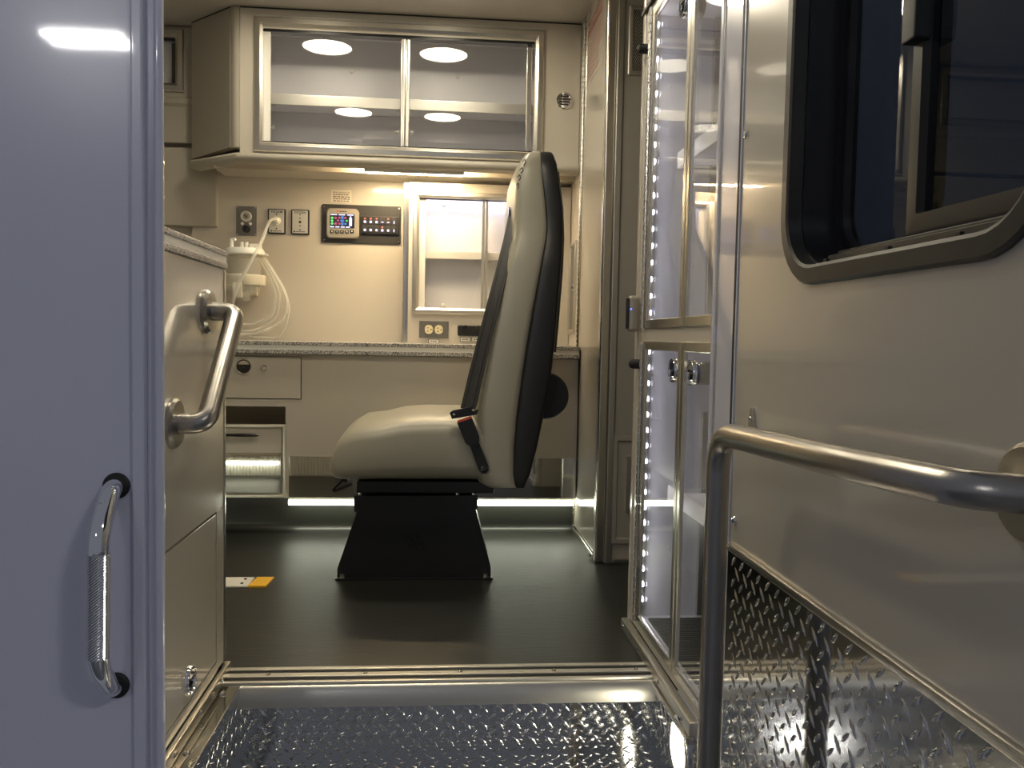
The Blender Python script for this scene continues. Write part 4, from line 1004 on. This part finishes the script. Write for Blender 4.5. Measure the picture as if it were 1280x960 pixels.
# seat cushion: stations along x
k = MB(); rings = []
for px, top, bot, hw, e in ((413.8, 566, 590, 0.205, 3.2), (415.2, 556, 597, 0.225, 3.6), (419.5, 543, 602, 0.238, 4.0), (429, 531, 604.5, 0.245, 4.2), (446, 522, 605, 0.249, 4.2), (475, 513.5, 605, 0.25, 4), (500, 508, 605, 0.25, 4.2),
                            (530, 506.5, 605, 0.25, 4.2), (565, 507, 605, 0.25, 4.2), (600, 508, 606, 0.25, 4.2), (612, 509, 606, 0.25, 4.2), (615, 514, 603, 0.245, 4)):
    yn = YC0-hw+0.02
    T = K(px, top - (4 if px < 460 else 1), Y=YC0+(0.05 if px < 460 else 0.12)); B_ = K(px, bot, Y=yn); x = K(px, 560, Y=yn).x
    rings.append(sring(Vector((x, YC0, (T.z+B_.z)/2)), hw, (T.z-B_.z)/2, VY, VZ, 36, e))
k.loops(rings); k.build('seat_cushion', 'chair_vinyl', ch, sharp=60)
# back rest: rings by height
rows = ((191.5, 662, 677, 689, 0.13), (194, 655, 680, 691.5, 0.155), (204, 648, 681.5, 695.5, 0.172), (218, 643.5, 683, 697.5, 0.182), (240, 641.5, 686, 700.5, 0.19), (262, 640.5, 688.5, 703, 0.195), (282, 640.5, 690, 703.5, 0.20),
        (298, 639, 689, 703.3, 0.208), (315, 633.5, 686, 702.6, 0.220), (340, 627, 681.5, 701, 0.232), (385, 616, 673, 697.5, 0.24), (430, 606, 665.5, 694, 0.245), (470, 598.5, 659.5, 689, 0.248), (520, 591, 653, 680, 0.252), (560, 592, 649.5, 671.5, 0.2535), (592, 594, 649, 663, 0.2535), (604, 597, 651, 657, 0.2535), (608, 604, 653, 655, 0.250))
k = MB(); rings = []; shell = []; crv = []
for py, f_, b_, s_, hw in rows:
    yn = YC0-hw+0.015
    P0, P1, P2 = K(f_, py, Y=yn+0.02), K(b_, py, Y=yn), K(s_, py, Y=yn+0.02)
    cz_ = (P0.z+P1.z)/2
    rings.append(sring(Vector(((P0.x+P1.x)/2, YC0, cz_)), (P1.x-P0.x)/2, hw, VX, VY, 36, 5.0))
    x0_, x1_ = P1.x-0.02, P2.x
    shell.append(sring(Vector(((x0_+x1_)/2, YC0, cz_)), max((x1_-x0_)/2, 0.012), hw*0.99, VX, VY, 40, 9.0))
    crv.append((P0.x, cz_, hw))
k.loops(rings); br = k.build('backrest', 'chair_vinyl', ch, sharp=60)
k = MB(); k.loops(shell); k.build('back_shell', 'black', ch, sharp=50, label='black back shell')
# raised panel on the shell
k = MB(); rr = []
for py, b_, s_, hw in ((210, 694, 697.5, 0.12), (214, 694, 699.5, 0.13), (262, 699, 704.5, 0.14), (300, 699, 705, 0.15), (340, 697, 702.5, 0.16), (400, 690, 697.5, 0.17), (440, 688, 693.5, 0.17)):
    P1, P2 = K(b_, py, Y=2.36), K(s_, py, Y=2.36)
    rr.append(sring(Vector(((P1.x+P2.x)/2, YC0, P1.z)), (P2.x-P1.x)/2+0.004, hw, VX, VY, 24, 5))
k.loops(rr); k.build('back_cover', 'black_gloss', ch, sharp=50)
# round adjuster at the back
p = K(683, 495, Y=2.33)
MB().lathe([(0.062, 0), (0.066, 0.006), (0.066, 0.34), (0.062, 0.346)], (p.x-0.002, 2.33, p.z), (0, 1, 0), 36).build('lumbar_housing', 'black', ch)
# headrest slot + lettering strokes
slot = MB().lathe([(0.028, 0), (0.028, 0.003), (0.02, 0.004)], (0, 0, 0), (-1, 0, 0), 20)
for v in slot.bm.verts: v.co = Vector((v.co.x, v.co.y*0.9, v.co.z*1.25))
hx = K(640.5, 268, Y=2.322)
for v in slot.bm.verts: v.co += Vector((hx.x-0.001, 2.42, hx.z))
slot.build('belt_slot', 'black_gloss', br)
from mathutils.bvhtree import BVHTree
_vs, _fs = [], []
for ri in rings: _vs += ri
for a_ in range(len(rings)-1):
    for i_ in range(36): _fs.append((a_*36+i_, a_*36+(i_+1) % 36, (a_+1)*36+(i_+1) % 36, (a_+1)*36+i_))
_bvh = BVHTree.FromPolygons(_vs, _fs)
for n_, stroke in enumerate((((652.5, 203), (655.5, 199.5), (657, 203), (654.5, 207)), ((649.5, 213), (652.5, 209.5), (653.5, 214), (651, 216)), ((647, 221.5), (649.5, 218.5), (650.5, 222.5), (648, 226)), ((645.8, 232), (647.5, 228.5), (648.5, 231.5), (647, 236)))):
    pts = []
    for px, py in stroke:
        h_ = _bvh.ray_cast(CAM, (K(px, py, Y=2.4)-CAM).normalized())
        if h_[0] is not None: pts.append(h_[0]+(-0.0006)*(K(px, py, Y=2.4)-CAM).normalized())
    if len(pts) > 2: MB().tube(smoothpath(pts, 4), 0.0013, 6).build('stitched_letter', 'dark_print', br)
# shoulder belt
k = MB(); Ls, Rs = [], []
for px0, px1, py, yy in ((637, 645, 262, 2.40), (629, 643, 300, 2.335), (619, 634, 340, 2.285), (607, 623, 385, 2.262), (595, 612, 430, 2.252), (585, 603, 470, 2.246), (578.5, 597, 498, 2.242), (575.5, 594, 510, 2.240)):
    Ls.append(K(px0, py, Y=yy+0.012)); Rs.append(K(px1, py+2, Y=yy-0.008))
th_ = Vector((0.0015, 0.0015, 0))
k.loops([[a, b, b+th_, a+th_] for a, b in zip(Ls, Rs)]); bl = k.build('shoulder_belt', 'belt', ch)
k = MB()
for t_ in (0.22, 0.78):
    k.loops([[a+(b-a)*(t_-0.03)+Vector((0, -0.0008, 0)), a+(b-a)*(t_+0.03)+Vector((0, -0.0008, 0)), a+(b-a)*(t_+0.03)+Vector((0, 0.0002, 0)), a+(b-a)*(t_-0.03)+Vector((0, 0.0002, 0))] for a, b in zip(Ls, Rs)])
k.build('belt_stitching', 'black', bl, kind='stuff')
# buckle
def poly(pts, y0, y1, name, m, par):
    pp = [K(a, b, Y=(y0+y1)/2) for a, b in pts]
    return MB().prism([(q.x, q.z) for q in pp], 'Y', y0, y1).build(name, m, par, sharp=30)
bk = poly([(562, 516), (566, 513), (588, 508.5), (591, 514), (598, 511), (596, 518), (565, 523.5)], 2.226, 2.240, 'latch_tongue', 'black', ch)
poly([(571.5, 526), (589, 520), (590, 522.5), (572, 529)], 2.224, 2.238, 'release_button', 'red_plastic', ch)
poly([(571.5, 528.5), (590, 522), (599, 545), (599, 551), (595, 555), (586, 556.5), (581.5, 553)], 2.222, 2.246, 'buckle', 'black', ch)
poly([(587, 556), (598, 551), (610.5, 582), (611, 587), (607, 591.5), (602, 591.5), (598.5, 588)], 2.236, 2.2466, 'buckle_strap', 'black', ch)
q = K(604.5, 586, Y=2.236); MB().lathe([(0.009, 0), (0.009, 0.003), (0.005, 0.005), (0.0002, 0.005)], q, (0, -1, 0), 16).build('strap_bolt', 'black_gloss', ch)
q = K(567.5, 518, Y=2.2255); MB().lathe([(0.003, 0), (0.002, 0.0006), (0.0002, 0.0007)], q, (0, -1, 0), 8).build('tongue_rivet', 'bolt', ch)
# slide frame, pins, pedestal
YP0, YP1 = 2.345, 2.66
xa, xb = K(446, 610, Y=YP0).x, K(617, 610, Y=YP0).x
za, zb_ = K(530, 615, Y=YP0).z, K(530, 603, Y=YP0).z
MB().box(xa, xb, YP0-0.02, YP1+0.02, za, zb_+0.006, 0.004).build('slide_frame', 'black', ch)
xc, xd = K(442.5, 628, Y=YP0).x, K(597, 628, Y=YP0).x; zc, zd = K(530, 637, Y=YP0).z, K(530, 620, Y=YP0).z
for px in (449.5, 572, 592): 
    x = K(px, 617, Y=YP0).x
    for yy in (YP0+0.012, YP1-0.012): MB().lathe([(0.0065, zd-0.002), (0.0065, za+0.001)], (x, yy, 0), (0, 0, 1), 12).build('pin', 'bolt', ch)
pd = []
for px, py in ((442.5, 620), (597, 619.5), (597, 637), (594.5, 637), (613.5, 709), (613.5, 722), (421.5, 723), (421.5, 711), (446, 640), (442.5, 640)):
    p = K(px, py, Y=YP0); pd.append((p.x, p.z))
k = MB().prism(pd, 'Y', YP0, YP1); ped = k.build('pedestal', 'black', ch, sharp=20)
p0_, p1_ = K(419.5, 725, Y=YP0).x, K(616, 724, Y=YP0).x
MB().box(p0_, p1_, YP0-0.016, YP1+0.016, 0.0003, 0.005, 0.001).build('base_plate', 'black', ch)
for px in (428, 607):
    x = K(px, 722, Y=YP0-0.008).x
    MB().lathe([(0.011, 0.005), (0.011, 0.010), (0.0075, 0.0105), (0.0075, 0.017), (0.005, 0.018)], (x, YP0-0.009, 0), (0, 0, 1), 12).build('bolt', 'bolt', ch)
# slashed round emblem on the pedestal
c = K(521, 675, Y=YP0); R = 0.038
for i, s0_ in enumerate((-0.55, -0.1, 0.35)):
    pts = []
    for t in (-1, 1):
        pass
    a_ = [(s0_*R-0.012+0.012, 0)]
    u0 = s0_*R
    hh = math.sqrt(max(R*R-(u0*0.8)**2, 0))*0.85
    k = MB(); k.prism([(c.x+u0-0.016-hh*0.25*(-1)*(-1)*0+(-0.35*hh), c.z+hh*0.6), (c.x+u0-0.004-0.35*hh, c.z+hh*0.6), (c.x+u0+0.008+0.35*hh, c.z-hh*0.8), (c.x+u0-0.004+0.35*hh, c.z-hh*0.8)], 'Y', YP0-0.0015, YP0-0.0002)
    k.build('emblem_bar', 'black_gloss', ped)
# front lever
lv = [K(434, 602, Y=2.32), K(428, 600, Y=2.32), K(416, 612, Y=2.32), K(418, 614, Y=2.32), K(440, 605, Y=2.32)]
MB().tube(fillet(lv, 0.006, 4), 0.0038, 8).build('adjust_lever', 'black_gloss', ch)

# ================================================================== SHOWROOM LAMP BEHIND THE CAMERA
for lx, ly, lab in ((-3.05, -5.13, 'twin tube hall lamp mirrored in the pale outer wall'), (2.4, -1.9, 'twin tube hall lamp beyond the open door')):
    sh_l = thing('hall_lamp_offscreen', lab, 'light', (lx, ly, 3.15), 'tube lamps of the hall outside')
    box('housing', 'white_bar', lx-0.35, lx+0.35, ly-0.2, ly+0.2, 3.20, 3.26, 0.01, sh_l)
    for yy in (ly-0.1, ly+0.1): MB().tube([(lx-0.32, yy, 3.165), (lx+0.32, yy, 3.165)], 0.02, 10).build('tube_offscreen', 'tube_light', sh_l)
